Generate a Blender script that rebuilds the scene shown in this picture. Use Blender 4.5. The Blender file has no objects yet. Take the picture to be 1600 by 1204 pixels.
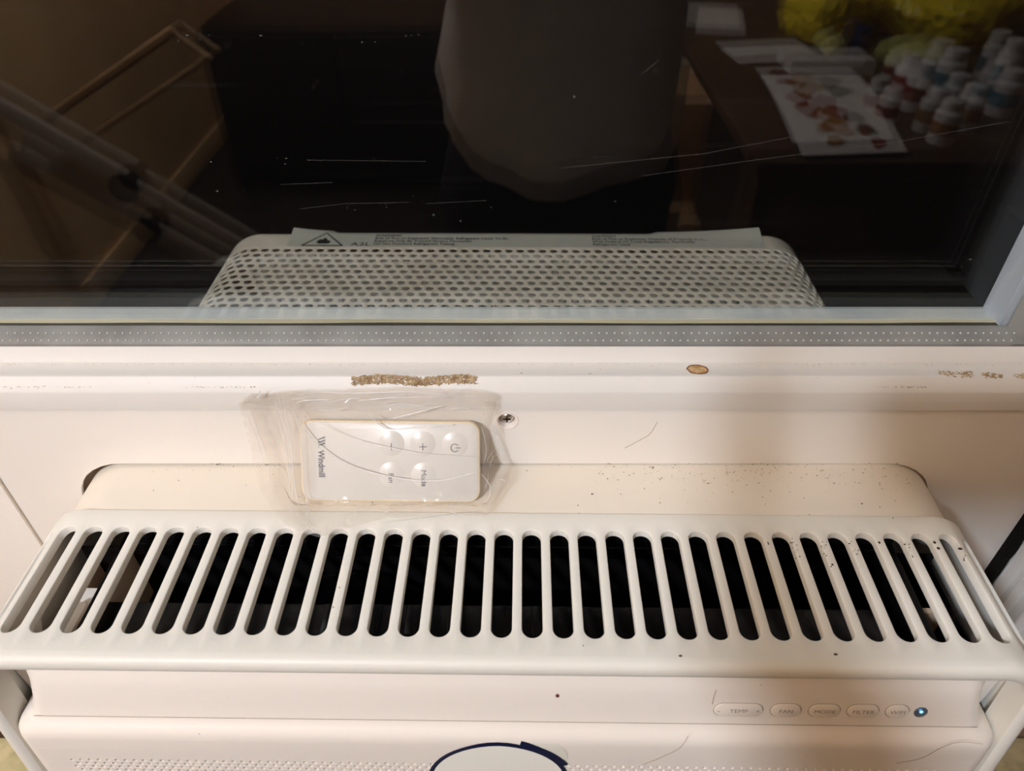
import bpy, bmesh, math, random
from mathutils import Vector, Matrix, noise
random.seed(7)
PI = math.pi
COL = bpy.context.scene.collection
SC = bpy.context.scene
H = 1270.0                      # camera height above the floor (mm); all p=(x,y,z) below are mm from the lens

def W(p): return Vector((p[0]/1000, p[1]/1000, (p[2]+H)/1000))

# ------------------------------------------------------------------ camera, world, lights, exposure
cam = bpy.data.cameras.new('camera'); cam.sensor_width = 36; cam.lens = 36*1140/1600
cam.clip_start = 0.005; cam.clip_end = 60
cam.dof.use_dof = True; cam.dof.focus_distance = 0.42; cam.dof.aperture_fstop = 10
co = bpy.data.objects.new('camera', cam); COL.objects.link(co)
co.location = W((0, 0, 0)); co.rotation_euler = (math.radians(50), 0, 0)
SC.camera = co
world = bpy.data.worlds.new('night'); SC.world = world; world.use_nodes = True
world.node_tree.nodes['Background'].inputs[0].default_value = (0.0035, 0.003, 0.003, 1)
world.node_tree.nodes['Background'].inputs[1].default_value = 0.6

LAMP_POS = (-720, -960, 840)
def area_lamp(name, pos, target, size, watts, color):
    l = bpy.data.lights.new(name, 'AREA'); l.shape = 'DISK'; l.size = size; l.energy = watts; l.color = color
    o = bpy.data.objects.new(name, l); COL.objects.link(o); o.location = W(pos)
    o.rotation_euler = (W(target)-W(pos)).to_track_quat('-Z', 'Y').to_euler()
    return o
pl = bpy.data.lights.new('ceiling_lamp_light', 'POINT'); pl.energy = 86; pl.color = (0.90, 1.0, 1.15); pl.shadow_soft_size = 0.085
plo = bpy.data.objects.new('ceiling_lamp_light', pl); COL.objects.link(plo); plo.location = W(LAMP_POS)
area_lamp('street_light', (-1500, 1500, 1700), (0, 450, -350), 0.5, 3.4, (0.92, 0.95, 1.0))
area_lamp('right_fill_light', (1050, -620, 1060), (250, 200, -350), 0.30, 1.4, (1.0, 0.90, 0.78))  # added weak fill from the right, no lamp body behind it
VS = SC.view_settings
SC.display_settings.display_device = 'sRGB'
VS.view_transform = 'Standard'; VS.look = 'None'; VS.gamma = 1; VS.use_curve_mapping = False
VS.exposure = 0.0

# ------------------------------------------------------------------ materials
def srgb(r, g, b):
    f = lambda c: (c/255/12.92) if c <= 10 else ((c/255+0.055)/1.055)**2.4
    return (f(r), f(g), f(b), 1)
MATS = {}
def mat(name, color, rough=0.5, metal=0.0, spec=0.5, bump=None, var=None, coat=0.0, emit=None, grime=None, stretch=None):
    m = bpy.data.materials.new(name); m.use_nodes = True
    nt = m.node_tree; b = nt.nodes['Principled BSDF']
    b.inputs['Base Color'].default_value = color; b.inputs['Roughness'].default_value = rough
    b.inputs['Metallic'].default_value = metal; b.inputs['Specular IOR Level'].default_value = spec
    b.inputs['Coat Weight'].default_value = coat
    if emit:
        b.inputs['Emission Color'].default_value = emit[0]; b.inputs['Emission Strength'].default_value = emit[1]
    tc = nt.nodes.new('ShaderNodeTexCoord'); mp = nt.nodes.new('ShaderNodeMapping')
    nt.links.new(tc.outputs['Object'], mp.inputs[0])
    if stretch: mp.inputs['Scale'].default_value = stretch
    col = None
    if var:                      # (second colour, scale, low, high)
        n = nt.nodes.new('ShaderNodeTexNoise'); n.inputs['Scale'].default_value = var[1]; n.inputs['Detail'].default_value = 6
        nt.links.new(mp.outputs[0], n.inputs[0])
        r = nt.nodes.new('ShaderNodeMapRange'); r.inputs[1].default_value = var[2]; r.inputs[2].default_value = var[3]
        nt.links.new(n.outputs[0], r.inputs[0])
        mx = nt.nodes.new('ShaderNodeMix'); mx.data_type = 'RGBA'
        mx.inputs[6].default_value = color; mx.inputs[7].default_value = var[0]
        nt.links.new(r.outputs[0], mx.inputs[0]); col = mx.outputs[2]
    if grime:                    # (colour, voronoi scale, radius, coverage): small flecks of dirt
        v = nt.nodes.new('ShaderNodeTexVoronoi'); v.inputs['Scale'].default_value = grime[1]
        nt.links.new(mp.outputs[0], v.inputs[0])
        lt = nt.nodes.new('ShaderNodeMath'); lt.operation = 'LESS_THAN'; lt.inputs[1].default_value = grime[2]
        nt.links.new(v.outputs['Distance'], lt.inputs[0])
        sp = nt.nodes.new('ShaderNodeSeparateColor'); nt.links.new(v.outputs['Color'], sp.inputs[0])
        l2 = nt.nodes.new('ShaderNodeMath'); l2.operation = 'LESS_THAN'; l2.inputs[1].default_value = grime[3]
        nt.links.new(sp.outputs[0], l2.inputs[0])
        mu = nt.nodes.new('ShaderNodeMath'); mu.operation = 'MULTIPLY'
        nt.links.new(lt.outputs[0], mu.inputs[0]); nt.links.new(l2.outputs[0], mu.inputs[1])
        mx2 = nt.nodes.new('ShaderNodeMix'); mx2.data_type = 'RGBA'
        mx2.inputs[6].default_value = color; mx2.inputs[7].default_value = grime[0]
        if col: nt.links.new(col, mx2.inputs[6])
        nt.links.new(mu.outputs[0], mx2.inputs[0]); col = mx2.outputs[2]
    if col: nt.links.new(col, b.inputs['Base Color'])
    if bump:                     # (scale, strength, distance)
        n = nt.nodes.new('ShaderNodeTexNoise'); n.inputs['Scale'].default_value = bump[0]; n.inputs['Detail'].default_value = 4
        nt.links.new(mp.outputs[0], n.inputs[0])
        bm_ = nt.nodes.new('ShaderNodeBump'); bm_.inputs['Strength'].default_value = bump[1]; bm_.inputs['Distance'].default_value = bump[2]
        nt.links.new(n.outputs[0], bm_.inputs['Height']); nt.links.new(bm_.outputs[0], b.inputs['Normal'])
    MATS[name] = m
    return m

DIRT = srgb(120, 92, 62)
M_AC = mat('warm_white_plastic', srgb(228, 224, 213), 0.42, spec=0.35, bump=(900, 0.10, 0.0004), grime=(DIRT, 130, 0.05, 0.10))
M_ACR = mat('rear_casing_plastic', srgb(232, 222, 206), 0.45, spec=0.35, bump=(900, 0.10, 0.0004), grime=(DIRT, 170, 0.07, 0.20))
M_GRILLE = mat('outdoor_grille_paint', srgb(222, 206, 188), 0.5, spec=0.3, var=(srgb(204, 188, 168), 30, 0.4, 0.7))
M_COVER = mat('front_cover_plastic', srgb(238, 229, 218), 0.38, spec=0.38, bump=(900, 0.08, 0.0004), grime=(DIRT, 110, 0.035, 0.08))
M_PANEL = mat('filler_panel_white', srgb(237, 230, 221), 0.5, spec=0.3, grime=(DIRT, 60, 0.018, 0.12))
M_VINYL = mat('white_vinyl', srgb(226, 221, 214), 0.42, spec=0.2, var=(srgb(221, 217, 210), 14, 0.45, 0.75), stretch=(0.4, 1, 1), bump=(500, 0.08, 0.0004))
M_BEAD = mat('grey_glazing_vinyl', srgb(132, 132, 128), 0.33, spec=0.5, var=(srgb(114, 113, 109), 25, 0.4, 0.7))
M_DOT = mat('bead_dots', srgb(205, 205, 198), 0.25, spec=0.6)
M_LEDGE = mat('outer_ledge_paint', srgb(206, 205, 198), 0.45, var=(srgb(180, 184, 184), 18, 0.4, 0.7))
M_SEAL = mat('beige_sealant', srgb(216, 204, 172), 0.5, var=(srgb(184, 170, 136), 20, 0.4, 0.7), stretch=(0.3, 3, 3))
M_OLIVE = mat('dark_sealant', srgb(62, 56, 40), 0.45, var=(srgb(36, 34, 26), 20, 0.4, 0.7), stretch=(0.3, 3, 3))
M_JAMB = mat('jamb_blue_white', srgb(204, 210, 220), 0.45, var=(srgb(176, 186, 200), 12, 0.4, 0.7))
M_BLACK = mat('cavity_black', (0.0035, 0.0032, 0.0035, 1), 0.45, spec=0.25)
M_GLOSS = mat('black_gloss', (0.002, 0.0018, 0.002, 1), 0.25, spec=0.25, bump=(160, 0.2, 0.001))
M_FOAM = mat('black_foam', (0.010, 0.009, 0.008, 1), 0.9, spec=0.1, bump=(400, 1.0, 0.003))
M_REMOTE = mat('remote_white', srgb(222, 219, 213), 0.30, spec=0.4)
M_RSIDE = mat('remote_side', srgb(240, 222, 190), 0.35, spec=0.4)
M_INK = mat('grey_ink', srgb(112, 110, 116), 0.6, spec=0.1)
M_INKL = mat('light_grey_ink', srgb(140, 132, 126), 0.6, spec=0.1)
M_INKD = mat('dark_ink', srgb(40, 40, 38), 0.7, spec=0.1)
M_LABEL = mat('label_film', srgb(186, 180, 166), 0.38, spec=0.4)
M_STEEL = mat('zinc_steel', (0.55, 0.53, 0.50, 1), 0.28, metal=1.0, bump=(300, 0.3, 0.001))
M_CUP = mat('screw_recess', srgb(236, 226, 216), 0.35)
M_STICK = mat('sticker_cream', srgb(243, 241, 230), 0.45)
M_NAVY = mat('sticker_navy', srgb(22, 27, 58), 0.35)
M_TAB = mat('sticker_tab_grey', srgb(226, 223, 208), 0.5)
M_LEDRIM = mat('led_lens', srgb(88, 96, 104), 0.2)
M_LED = mat('led_light', (0.3, 0.7, 1, 1), 0.3, emit=((0.10, 0.42, 1.0, 1), 4))
M_FIBRE = mat('burlap_fibre', srgb(196, 172, 136), 0.9, spec=0.1, var=(srgb(158, 130, 94), 300, 0.4, 0.6))
M_CHIP = mat('chip_tan', srgb(206, 176, 130), 0.8, var=(srgb(172, 128, 78), 300, 0.4, 0.6), bump=(600, 0.6, 0.001))
M_CHIPR = mat('chip_rim', srgb(118, 66, 26), 0.7)
M_DUST = mat('dust_fleck', srgb(118, 98, 74), 0.9, spec=0.1)
M_DUSTD = mat('dark_fleck', srgb(70, 52, 38), 0.9, spec=0.1)
M_RED = mat('red_brown', srgb(104, 38, 18), 0.4)
M_HAIR = mat('stray_hair', srgb(150, 112, 78), 0.6)
M_SILL = mat('sill_cream', srgb(206, 192, 150), 0.6, var=(srgb(168, 160, 118), 45, 0.4, 0.65), bump=(60, 0.4, 0.003))
M_INBEIGE = mat('inner_beige', srgb(190, 165, 140), 0.5)  # own beige of inner parts, gap liner and packing tape
M_WALL = mat('wall_paint', srgb(142, 120, 100), 0.85, spec=0.2, bump=(80, 0.15, 0.002))
M_WALLB = mat('back_wall_paint', srgb(216, 170, 134), 0.85, spec=0.2)
M_CEIL = mat('ceiling_paint', srgb(186, 172, 156), 0.9, spec=0.1, bump=(80, 0.15, 0.002))
M_CLOSET = mat('brown_wood', srgb(226, 184, 132), 0.5, var=(srgb(206, 162, 112), 6, 0.3, 0.7), stretch=(1, 1, 0.2))
M_FLOOR = mat('dark_floorboards', srgb(52, 38, 30), 0.55, var=(srgb(36, 26, 20), 8, 0.3, 0.7), stretch=(1, 0.2, 1))
M_STAND = mat('grey_stand', srgb(168, 152, 138), 0.4)
M_HINGE = mat('hinge_black', srgb(26, 24, 24), 0.4)
M_TUBE = mat('bronze_tube', srgb(158, 124, 86), 0.5)
M_DARKWOOD = mat('black_brown_wood', srgb(30, 24, 22), 0.35, var=(srgb(20, 16, 15), 9, 0.3, 0.7), stretch=(0.2, 1, 1))
M_TABLE = mat('table_wood', srgb(92, 66, 48), 0.45, var=(srgb(70, 48, 34), 7, 0.3, 0.7), stretch=(0.2, 1, 1))
M_YEL = mat('yellow_plastic_film', srgb(232, 206, 40), 0.3, bump=(30, 0.6, 0.01))
M_YELG = mat('yellow_green_film', srgb(206, 204, 120), 0.3, bump=(30, 0.6, 0.01))
M_WHITE = mat('white_plastic', srgb(226, 222, 220), 0.4)
M_PAPER = mat('paper', srgb(214, 206, 200), 0.8)
M_CARD = mat('cardboard', srgb(170, 128, 88), 0.85, bump=(90, 0.3, 0.002))
M_REDP = mat('red_print', srgb(140, 62, 54), 0.6)
M_ORANGE = mat('orange_print', srgb(160, 112, 64), 0.6)
M_GREEN = mat('green_print', srgb(60, 68, 44), 0.6)
M_BLUE = mat('blue_plastic', srgb(96, 134, 150), 0.4)
M_NAVYB = mat('navy_box', srgb(40, 44, 84), 0.5)
M_SHIRT = mat('grey_cotton', srgb(190, 180, 174), 0.9, spec=0.1, bump=(9, 0.55, 0.03))
M_PANTS = mat('dark_trousers', srgb(30, 28, 34), 0.9, spec=0.1, bump=(20, 0.4, 0.01))
M_SKIN = mat('skin', srgb(206, 158, 128), 0.5, var=(srgb(190, 138, 112), 20, 0.4, 0.7))
M_HAIRP = mat('dark_hair', srgb(46, 32, 24), 0.7, bump=(200, 0.6, 0.004))
M_EYE = mat('eye_white', srgb(230, 228, 224), 0.2)
M_PHONE = mat('phone_black', srgb(20, 20, 22), 0.25)
M_SHADE = mat('lamp_glass', srgb(255, 236, 206), 0.4)

def mat_glass(name, dirty):
    m = bpy.data.materials.new(name); m.use_nodes = True; nt = m.node_tree
    for n in list(nt.nodes): nt.nodes.remove(n)
    out = nt.nodes.new('ShaderNodeOutputMaterial')
    tr = nt.nodes.new('ShaderNodeBsdfTransparent'); tr.inputs[0].default_value = (0.985, 0.995, 0.99, 1)
    gl = nt.nodes.new('ShaderNodeBsdfGlossy'); gl.inputs['Roughness'].default_value = 0.0
    fr = nt.nodes.new('ShaderNodeFresnel'); ge = nt.nodes.new('ShaderNodeNewGeometry')      # same reflectance on both faces of the sheet
    ior = nt.nodes.new('ShaderNodeMapRange'); ior.inputs[3].default_value = 1.5; ior.inputs[4].default_value = 1/1.5
    nt.links.new(ge.outputs['Backfacing'], ior.inputs[0]); nt.links.new(ior.outputs[0], fr.inputs[0])
    mx = nt.nodes.new('ShaderNodeMixShader')
    nt.links.new(fr.outputs[0], mx.inputs[0]); nt.links.new(tr.outputs[0], mx.inputs[1]); nt.links.new(gl.outputs[0], mx.inputs[2])
    last = mx.outputs[0]
    if dirty:
        tc = nt.nodes.new('ShaderNodeTexCoord')
        df = nt.nodes.new('ShaderNodeBsdfDiffuse'); df.inputs[0].default_value = (0.75, 0.72, 0.68, 1)
        def streak(scale, ns, lo, hi, amt):
            mp = nt.nodes.new('ShaderNodeMapping'); mp.inputs['Scale'].default_value = scale
            nt.links.new(tc.outputs['Object'], mp.inputs[0])
            n = nt.nodes.new('ShaderNodeTexNoise'); n.inputs['Scale'].default_value = ns; n.inputs['Detail'].default_value = 5
            nt.links.new(mp.outputs[0], n.inputs[0])
            r = nt.nodes.new('ShaderNodeMapRange'); r.inputs[1].default_value = lo; r.inputs[2].default_value = hi; r.inputs[4].default_value = amt
            nt.links.new(n.outputs[0], r.inputs[0]); return r.outputs[0]
        a = streak((3, 1, 260), 2.0, 0.62, 0.80, 0.012)
        b = streak((60, 1, 60), 2.4, 0.70, 0.82, 0.03)
        v = nt.nodes.new('ShaderNodeTexVoronoi'); v.inputs['Scale'].default_value = 75; nt.links.new(tc.outputs['Object'], v.inputs[0])
        l1 = nt.nodes.new('ShaderNodeMath'); l1.operation = 'LESS_THAN'; l1.inputs[1].default_value = 0.05
        nt.links.new(v.outputs['Distance'], l1.inputs[0])
        sp = nt.nodes.new('ShaderNodeSeparateColor'); nt.links.new(v.outputs['Color'], sp.inputs[0])
        l2 = nt.nodes.new('ShaderNodeMath'); l2.operation = 'LESS_THAN'; l2.inputs[1].default_value = 0.13; nt.links.new(sp.outputs[0], l2.inputs[0])
        m1 = nt.nodes.new('ShaderNodeMath'); m1.operation = 'MULTIPLY'; nt.links.new(l1.outputs[0], m1.inputs[0]); nt.links.new(l2.outputs[0], m1.inputs[1])
        m2 = nt.nodes.new('ShaderNodeMath'); m2.operation = 'MULTIPLY'; m2.inputs[1].default_value = 0.10; nt.links.new(m1.outputs[0], m2.inputs[0])
        s1 = nt.nodes.new('ShaderNodeMath'); nt.links.new(a, s1.inputs[0]); nt.links.new(b, s1.inputs[1])
        s2 = nt.nodes.new('ShaderNodeMath'); nt.links.new(s1.outputs[0], s2.inputs[0]); nt.links.new(m2.outputs[0], s2.inputs[1]); s2.use_clamp = True
        mx2 = nt.nodes.new('ShaderNodeMixShader')
        nt.links.new(s2.outputs[0], mx2.inputs[0]); nt.links.new(last, mx2.inputs[1]); nt.links.new(df.outputs[0], mx2.inputs[2]); last = mx2.outputs[0]
    nt.links.new(last, out.inputs[0])
    return m
M_GLASS1 = mat_glass('inner_glass', True)
M_GLASS2 = mat_glass('outer_glass', False)

def mat_film(name, base, white, rough=0.07, bumps=True):
    m = bpy.data.materials.new(name); m.use_nodes = True; nt = m.node_tree
    b = nt.nodes['Principled BSDF']; b.inputs['Base Color'].default_value = white; b.inputs['Roughness'].default_value = rough
    b.inputs['Specular IOR Level'].default_value = 0.9
    out = nt.nodes['Material Output']
    tr = nt.nodes.new('ShaderNodeBsdfTransparent'); tr.inputs[0].default_value = (0.97, 0.955, 0.935, 1)
    lw = nt.nodes.new('ShaderNodeLayerWeight'); lw.inputs[0].default_value = 0.35
    r = nt.nodes.new('ShaderNodeMapRange'); r.inputs[3].default_value = base; r.inputs[4].default_value = min(1, base+0.2)
    nt.links.new(lw.outputs['Facing'], r.inputs[0])
    mx = nt.nodes.new('ShaderNodeMixShader')
    nt.links.new(r.outputs[0], mx.inputs[0]); nt.links.new(tr.outputs[0], mx.inputs[1]); nt.links.new(b.outputs[0], mx.inputs[2])
    nt.links.new(mx.outputs[0], out.inputs[0])
    if bumps:
        n = nt.nodes.new('ShaderNodeTexNoise'); n.inputs['Scale'].default_value = 45; n.inputs['Detail'].default_value = 3
        tc = nt.nodes.new('ShaderNodeTexCoord'); nt.links.new(tc.outputs['Object'], n.inputs[0])
        bu = nt.nodes.new('ShaderNodeBump'); bu.inputs['Strength'].default_value = 0.6; bu.inputs['Distance'].default_value = 0.004
        nt.links.new(n.outputs[0], bu.inputs['Height']); nt.links.new(bu.outputs[0], b.inputs['Normal'])
    return m
M_BAG = mat_film('clear_bag_film', 0.055, (0.92, 0.90, 0.88, 1))
M_SEAM = mat_film('bag_seam_film', 0.07, (0.93, 0.90, 0.87, 1))
M_SCR = mat_film('scratch', 0.22, (0.5, 0.48, 0.45, 1), 0.4, False)
M_GLINT = bpy.data.materials.new('crease_glint'); M_GLINT.use_nodes = True  # white, half clear: puts the highlights of the creased film into the colour
_n = M_GLINT.node_tree; _o = _n.nodes['Material Output']; _n.nodes.remove(_n.nodes['Principled BSDF'])
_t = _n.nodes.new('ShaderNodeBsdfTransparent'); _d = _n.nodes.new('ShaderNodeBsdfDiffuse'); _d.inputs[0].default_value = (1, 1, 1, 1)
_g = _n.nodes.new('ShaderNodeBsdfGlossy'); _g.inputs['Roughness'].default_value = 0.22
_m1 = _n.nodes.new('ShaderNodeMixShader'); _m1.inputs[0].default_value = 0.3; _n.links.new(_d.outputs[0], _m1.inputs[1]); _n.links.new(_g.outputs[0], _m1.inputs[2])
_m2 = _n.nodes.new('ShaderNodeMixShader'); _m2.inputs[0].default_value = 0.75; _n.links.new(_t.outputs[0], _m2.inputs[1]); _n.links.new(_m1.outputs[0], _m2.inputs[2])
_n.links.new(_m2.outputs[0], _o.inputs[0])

# ------------------------------------------------------------------ mesh helpers
class MB:
    def __init__(s): s.v = []; s.f = []; s.m = []
    def grid(s, rows, close_u=False, close_v=False, mi=0, flip=False):
        n = len(rows); k = len(rows[0]); b = len(s.v)
        for r in rows: s.v += [tuple(p) for p in r]
        for i in range(n if close_u else n-1):
            for j in range(k if close_v else k-1):
                a = b+i*k+j; c = b+i*k+(j+1) % k; d = b+((i+1) % n)*k+(j+1) % k; e = b+((i+1) % n)*k+j
                s.f.append((a, e, d, c) if flip else (a, c, d, e)); s.m.append(mi)
    def quad(s, a, b, c, d, mi=0):
        k = len(s.v); s.v += [tuple(a), tuple(b), tuple(c), tuple(d)]; s.f.append((k, k+1, k+2, k+3)); s.m.append(mi)
    def poly(s, pts, mi=0):
        k = len(s.v); s.v += [tuple(p) for p in pts]; s.f.append(tuple(range(k, k+len(pts)))); s.m.append(mi)
    def box(s, x0, x1, y0, y1, z0, z1, bev=0.0, mi=0):
        b = min(bev, abs(x1-x0)/2.01, abs(y1-y0)/2.01, abs(z1-z0)/2.01)
        if b <= 0:
            P = [(x, y, z) for z in (z0, z1) for y in (y0, y1) for x in (x0, x1)]
            k = len(s.v); s.v += P
            for q in ((0, 2, 3, 1), (4, 5, 7, 6), (0, 1, 5, 4), (2, 6, 7, 3), (0, 4, 6, 2), (1, 3, 7, 5)):
                s.f.append(tuple(k+i for i in q)); s.m.append(mi)
        else:
            def ring(i, z):
                X0, X1, Y0, Y1 = x0+i, x1-i, y0+i, y1-i; c = b*0.6
                return [(X0+c, Y0, z), (X1-c, Y0, z), (X1, Y0+c, z), (X1, Y1-c, z), (X1-c, Y1, z), (X0+c, Y1, z), (X0, Y1-c, z), (X0, Y0+c, z)]
            rows = [ring(b, z0), ring(b*.3, z0+b*.3), ring(0, z0+b), ring(0, z1-b), ring(b*.3, z1-b*.3), ring(b, z1)]
            s.grid(rows, close_v=True, mi=mi); s.poly(rows[0][::-1], mi); s.poly(rows[-1], mi)
    def tube(s, pts, r, n=8, mi=0, cap=True, rs=None):
        pts = [Vector(p) for p in pts]; rows = []; up = Vector((0.13, 0.31, 0.94))
        for i, p in enumerate(pts):
            t = (pts[min(i+1, len(pts)-1)]-pts[max(i-1, 0)]).normalized()
            a = t.cross(up)
            if a.length < 1e-3: a = t.cross(Vector((1, 0, 0)))
            a.normalize(); c = t.cross(a); R = rs[i] if rs else r
            rows.append([p+a*(R*math.cos(2*PI*j/n))+c*(R*math.sin(2*PI*j/n)) for j in range(n)])
        s.grid(rows, close_v=True, mi=mi)
        if cap: s.poly(rows[0][::-1], mi); s.poly(rows[-1], mi)
    def lathe(s, c, prof, n=24, ax=Vector((0, 0, 1)), mi=0):       # prof: (radius, height) along ax
        c = Vector(c); ax = Vector(ax).normalized(); a = ax.cross(Vector((1, 0, 0)))
        if a.length < .1: a = ax.cross(Vector((0, 1, 0)))
        a.normalize(); b = ax.cross(a)
        rows = [[c+ax*h+(a*math.cos(2*PI*j/n)+b*math.sin(2*PI*j/n))*max(r, 1e-4) for j in range(n)] for r, h in prof]
        s.grid(rows, close_v=True, mi=mi)
    def blob(s, c, r, n=5, sc=(1, 1, 1), mi=0):
        rows = []
        for i in range(n+1):
            th = PI*i/n
            rows.append([(c[0]+sc[0]*r*max(.02, math.sin(th))*math.cos(2*PI*j/(n+2)), c[1]+sc[1]*r*max(.02, math.sin(th))*math.sin(2*PI*j/(n+2)), c[2]-sc[2]*r*math.cos(th)) for j in range(n+2)])
        s.grid(rows, close_v=True, mi=mi)
    def add_text(s, txt, size, fn, mi=0, align='LEFT', sx=1.0, bold=0.0):
        c = bpy.data.curves.new('t', 'FONT'); c.body = txt; c.size = size; c.align_x = align; c.resolution_u = 3; c.offset = bold
        o = bpy.data.objects.new('t', c); COL.objects.link(o)
        dg = bpy.context.evaluated_depsgraph_get(); me = bpy.data.meshes.new_from_object(o.evaluated_get(dg))
        k = len(s.v); s.v += [tuple(fn(v.co.x*sx, v.co.y)) for v in me.vertices]
        for p in me.polygons: s.f.append(tuple(k+i for i in p.vertices)); s.m.append(mi)
        bpy.data.objects.remove(o); bpy.data.curves.remove(c); bpy.data.meshes.remove(me)
    def build(s, name, mats, parent=None, base=None, smooth=35, weld=True):
        if not isinstance(mats, (list, tuple)): mats = [mats]
        if parent is not None: base = parent['_b']
        if base is None:
            xs, ys, zs = zip(*s.v); base = ((min(xs)+max(xs))/2, (min(ys)+max(ys))/2, min(zs))
        base = tuple(base)
        me = bpy.data.meshes.new(name)
        me.from_pydata([((x-base[0])/1000, (y-base[1])/1000, (z-base[2])/1000) for x, y, z in s.v], [], s.f)
        for m in mats: me.materials.append(m)
        me.polygons.foreach_set('material_index', s.m)
        if weld:
            bm = bmesh.new(); bm.from_mesh(me); bmesh.ops.remove_doubles(bm, verts=bm.verts, dist=2e-6)
            bmesh.ops.recalc_face_normals(bm, faces=bm.faces) if weld != 'keep' else None
            bm.to_mesh(me); bm.free()
        if smooth:
            me.polygons.foreach_set('use_smooth', [True]*len(me.polygons)); me.set_sharp_from_angle(angle=math.radians(smooth))
        me.update()
        o = bpy.data.objects.new(name, me); COL.objects.link(o)
        if parent is not None: o.parent = parent
        else: o.location = W(base)
        o['_b'] = base
        return o

def tag(o, label=None, cat=None, group=None, kind=None):
    if label: o['label'] = label
    if cat: o['category'] = cat
    if group: o['group'] = group
    if kind: o['kind'] = kind
    return o
def thing(name, base, label=None, cat=None, group=None, kind=None):
    o = bpy.data.objects.new(name, None); COL.objects.link(o); o.location = W(base); o['_b'] = tuple(base); o.empty_display_size = .05
    return tag(o, label, cat, group, kind)
C40, S40 = math.cos(math.radians(40)), math.sin(math.radians(40))
def hit(u, v, n, d):            # measured point: the ray through photo point (u,v) met with the plane n.p = d
    dx, dz = (u-800)/1140, -(v-602)/1140
    r = Vector((dx, C40+dz*S40, -S40+dz*C40)); return r*(d/r.dot(Vector(n)))

# ================================================================== THE ROOM
RX0, RX1, RY0, RY1 = -1300, 1900, -3000, 290
FZ, CZ = -H, 1180
def slab(name, x0, x1, y0, y1, z0, z1, m, parent=None, kind='structure', bev=0):
    b = MB(); b.box(x0, x1, y0, y1, z0, z1, bev); o = b.build(name, m, parent, smooth=0 if not bev else 35)
    if parent is None and kind: o['kind'] = kind
    return o
slab('floor', RX0-100, RX1+100, RY0-100, RY1+160, FZ-60, FZ, M_FLOOR)
slab('ceiling', RX0-100, RX1+100, RY0-100, RY1+160, CZ, CZ+60, M_CEIL)
slab('wall_left', RX0-100, RX0, RY0, RY1, FZ, CZ, M_CLOSET)
slab('wall_right', RX1, RX1+100, RY0, RY1, FZ, CZ, M_WALL)
slab('wall_back', RX0-100, RX1+100, RY0-100, RY0, FZ, CZ, M_WALLB)
OX0, OX1, OZ0, OZ1 = -560, 420, -660, 700          # window opening
wb = MB()
wb.box(RX0-100, OX0, RY1, RY1+160, FZ, CZ); wb.box(OX1, RX1+100, RY1, RY1+160, FZ, CZ)
wb.box(OX0, OX1, RY1, RY1+160, FZ, OZ0); wb.box(OX0, OX1, RY1, RY1+160, OZ1, CZ)
wf = wb.build('wall_front', M_WALL, smooth=0); wf['kind'] = 'structure'
for nm, y0, y1, x0, x1 in (('baseboard_left', RY0, RY1, RX0, RX0+14), ('baseboard_right', RY0, RY1, RX1-14, RX1)):
    slab(nm, x0, x1, y0, y1, FZ, FZ+90, M_CLOSET if nm == 'baseboard_left' else M_VINYL, bev=4)
slab('baseboard_back', RX0+14, RX1-14, RY0, RY0+14, FZ, FZ+90, M_VINYL, bev=4)
sl = MB(); sl.box(-640, 470, 100, RY1, -662, -640, 5); tag(sl.build('trim_1', M_SILL), kind='structure')

# ================================================================== THE WINDOW
win = thing('window_1', (-120, 330, -640), kind='structure')
X0, X1 = -500, 284                                   # clear glass between the stiles
GL1, GL2 = 334, 366
# lower sash rail: constant section run along x
rail = [(306, -262), (306, -270.8), (301.6, -271), (301.4, -269), (301.5, -259), (302, -257.5), (306.6, -252.2), (307.2, -251.6), (308, -251.4), (309, -251.6), (324.6, -255.2), (324.62, -255.0),
        (324.8, -245.4), (325.2, -244.6), (336, -244.2), (340, -250), (372, -250), (372, -276), (312, -276), (312, -262)]
b = MB()
rows = [[(x, y, z) for y, z in rail] for x in (X0-40, -200, 0, 200, 360)]
b.grid(rows, close_v=True); b.poly(rows[0]); b.poly(rows[-1][::-1]); b.build('sash_rail', M_VINYL, win, smooth=30)
# stiles of the sash (the right one is in view) and the top rail
for nm, xa, xb in (('sash_stile', 287.6, 340), ('sash_stile', -545, -503.6)):
    b = MB(); b.box(xa, xb, 324.8, 372, -243.4, 640, 1.5); b.build(nm, M_VINYL, win)
b = MB(); b.box(-545, 340, 306, 372, 640, 690, 2); b.build('sash_top_rail', M_VINYL, win)
# glazing bead with a mitred corner, along the bottom and up both sides
bp = [(325.0, -244.4, 0), (325.6, -242.9, 0), (328.1, -240.6, 0), (328.5, -240.35, 0), (331.4, -237.9, 0), (333.6, -237.2, 0), (334.4, -236.8, 0)]
h0 = -244.4
b = MB()
prof = [(y, z-h0) for y, z, _ in bp]               # (y, height above the rail)
rows = [[(X0-3.6+h, y, h0+h) for y, h in prof]] + [[(x, y, h0+h) for y, h in prof] for x in (-200, 0, 150)] + [[(287.6-h*1.35, y, h0+h) for y, h in prof]]
b.grid(rows); b.build('glazing_bead', M_BEAD, win, smooth=25)
b = MB(); rows = [[(287.6-h*1.35, y, h0+h) for y, h in prof], [(287.6-h*1.35, y, 640) for y, h in prof]]
b.grid(rows, flip=True); b.build('glazing_bead', M_BEAD, win, smooth=25)
b = MB(); rows = [[(X0-3.6+h, y, h0+h) for y, h in prof], [(X0-3.6+h, y, 640) for y, h in prof]]
b.grid(rows); b.build('glazing_bead', M_BEAD, win, smooth=25)
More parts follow.
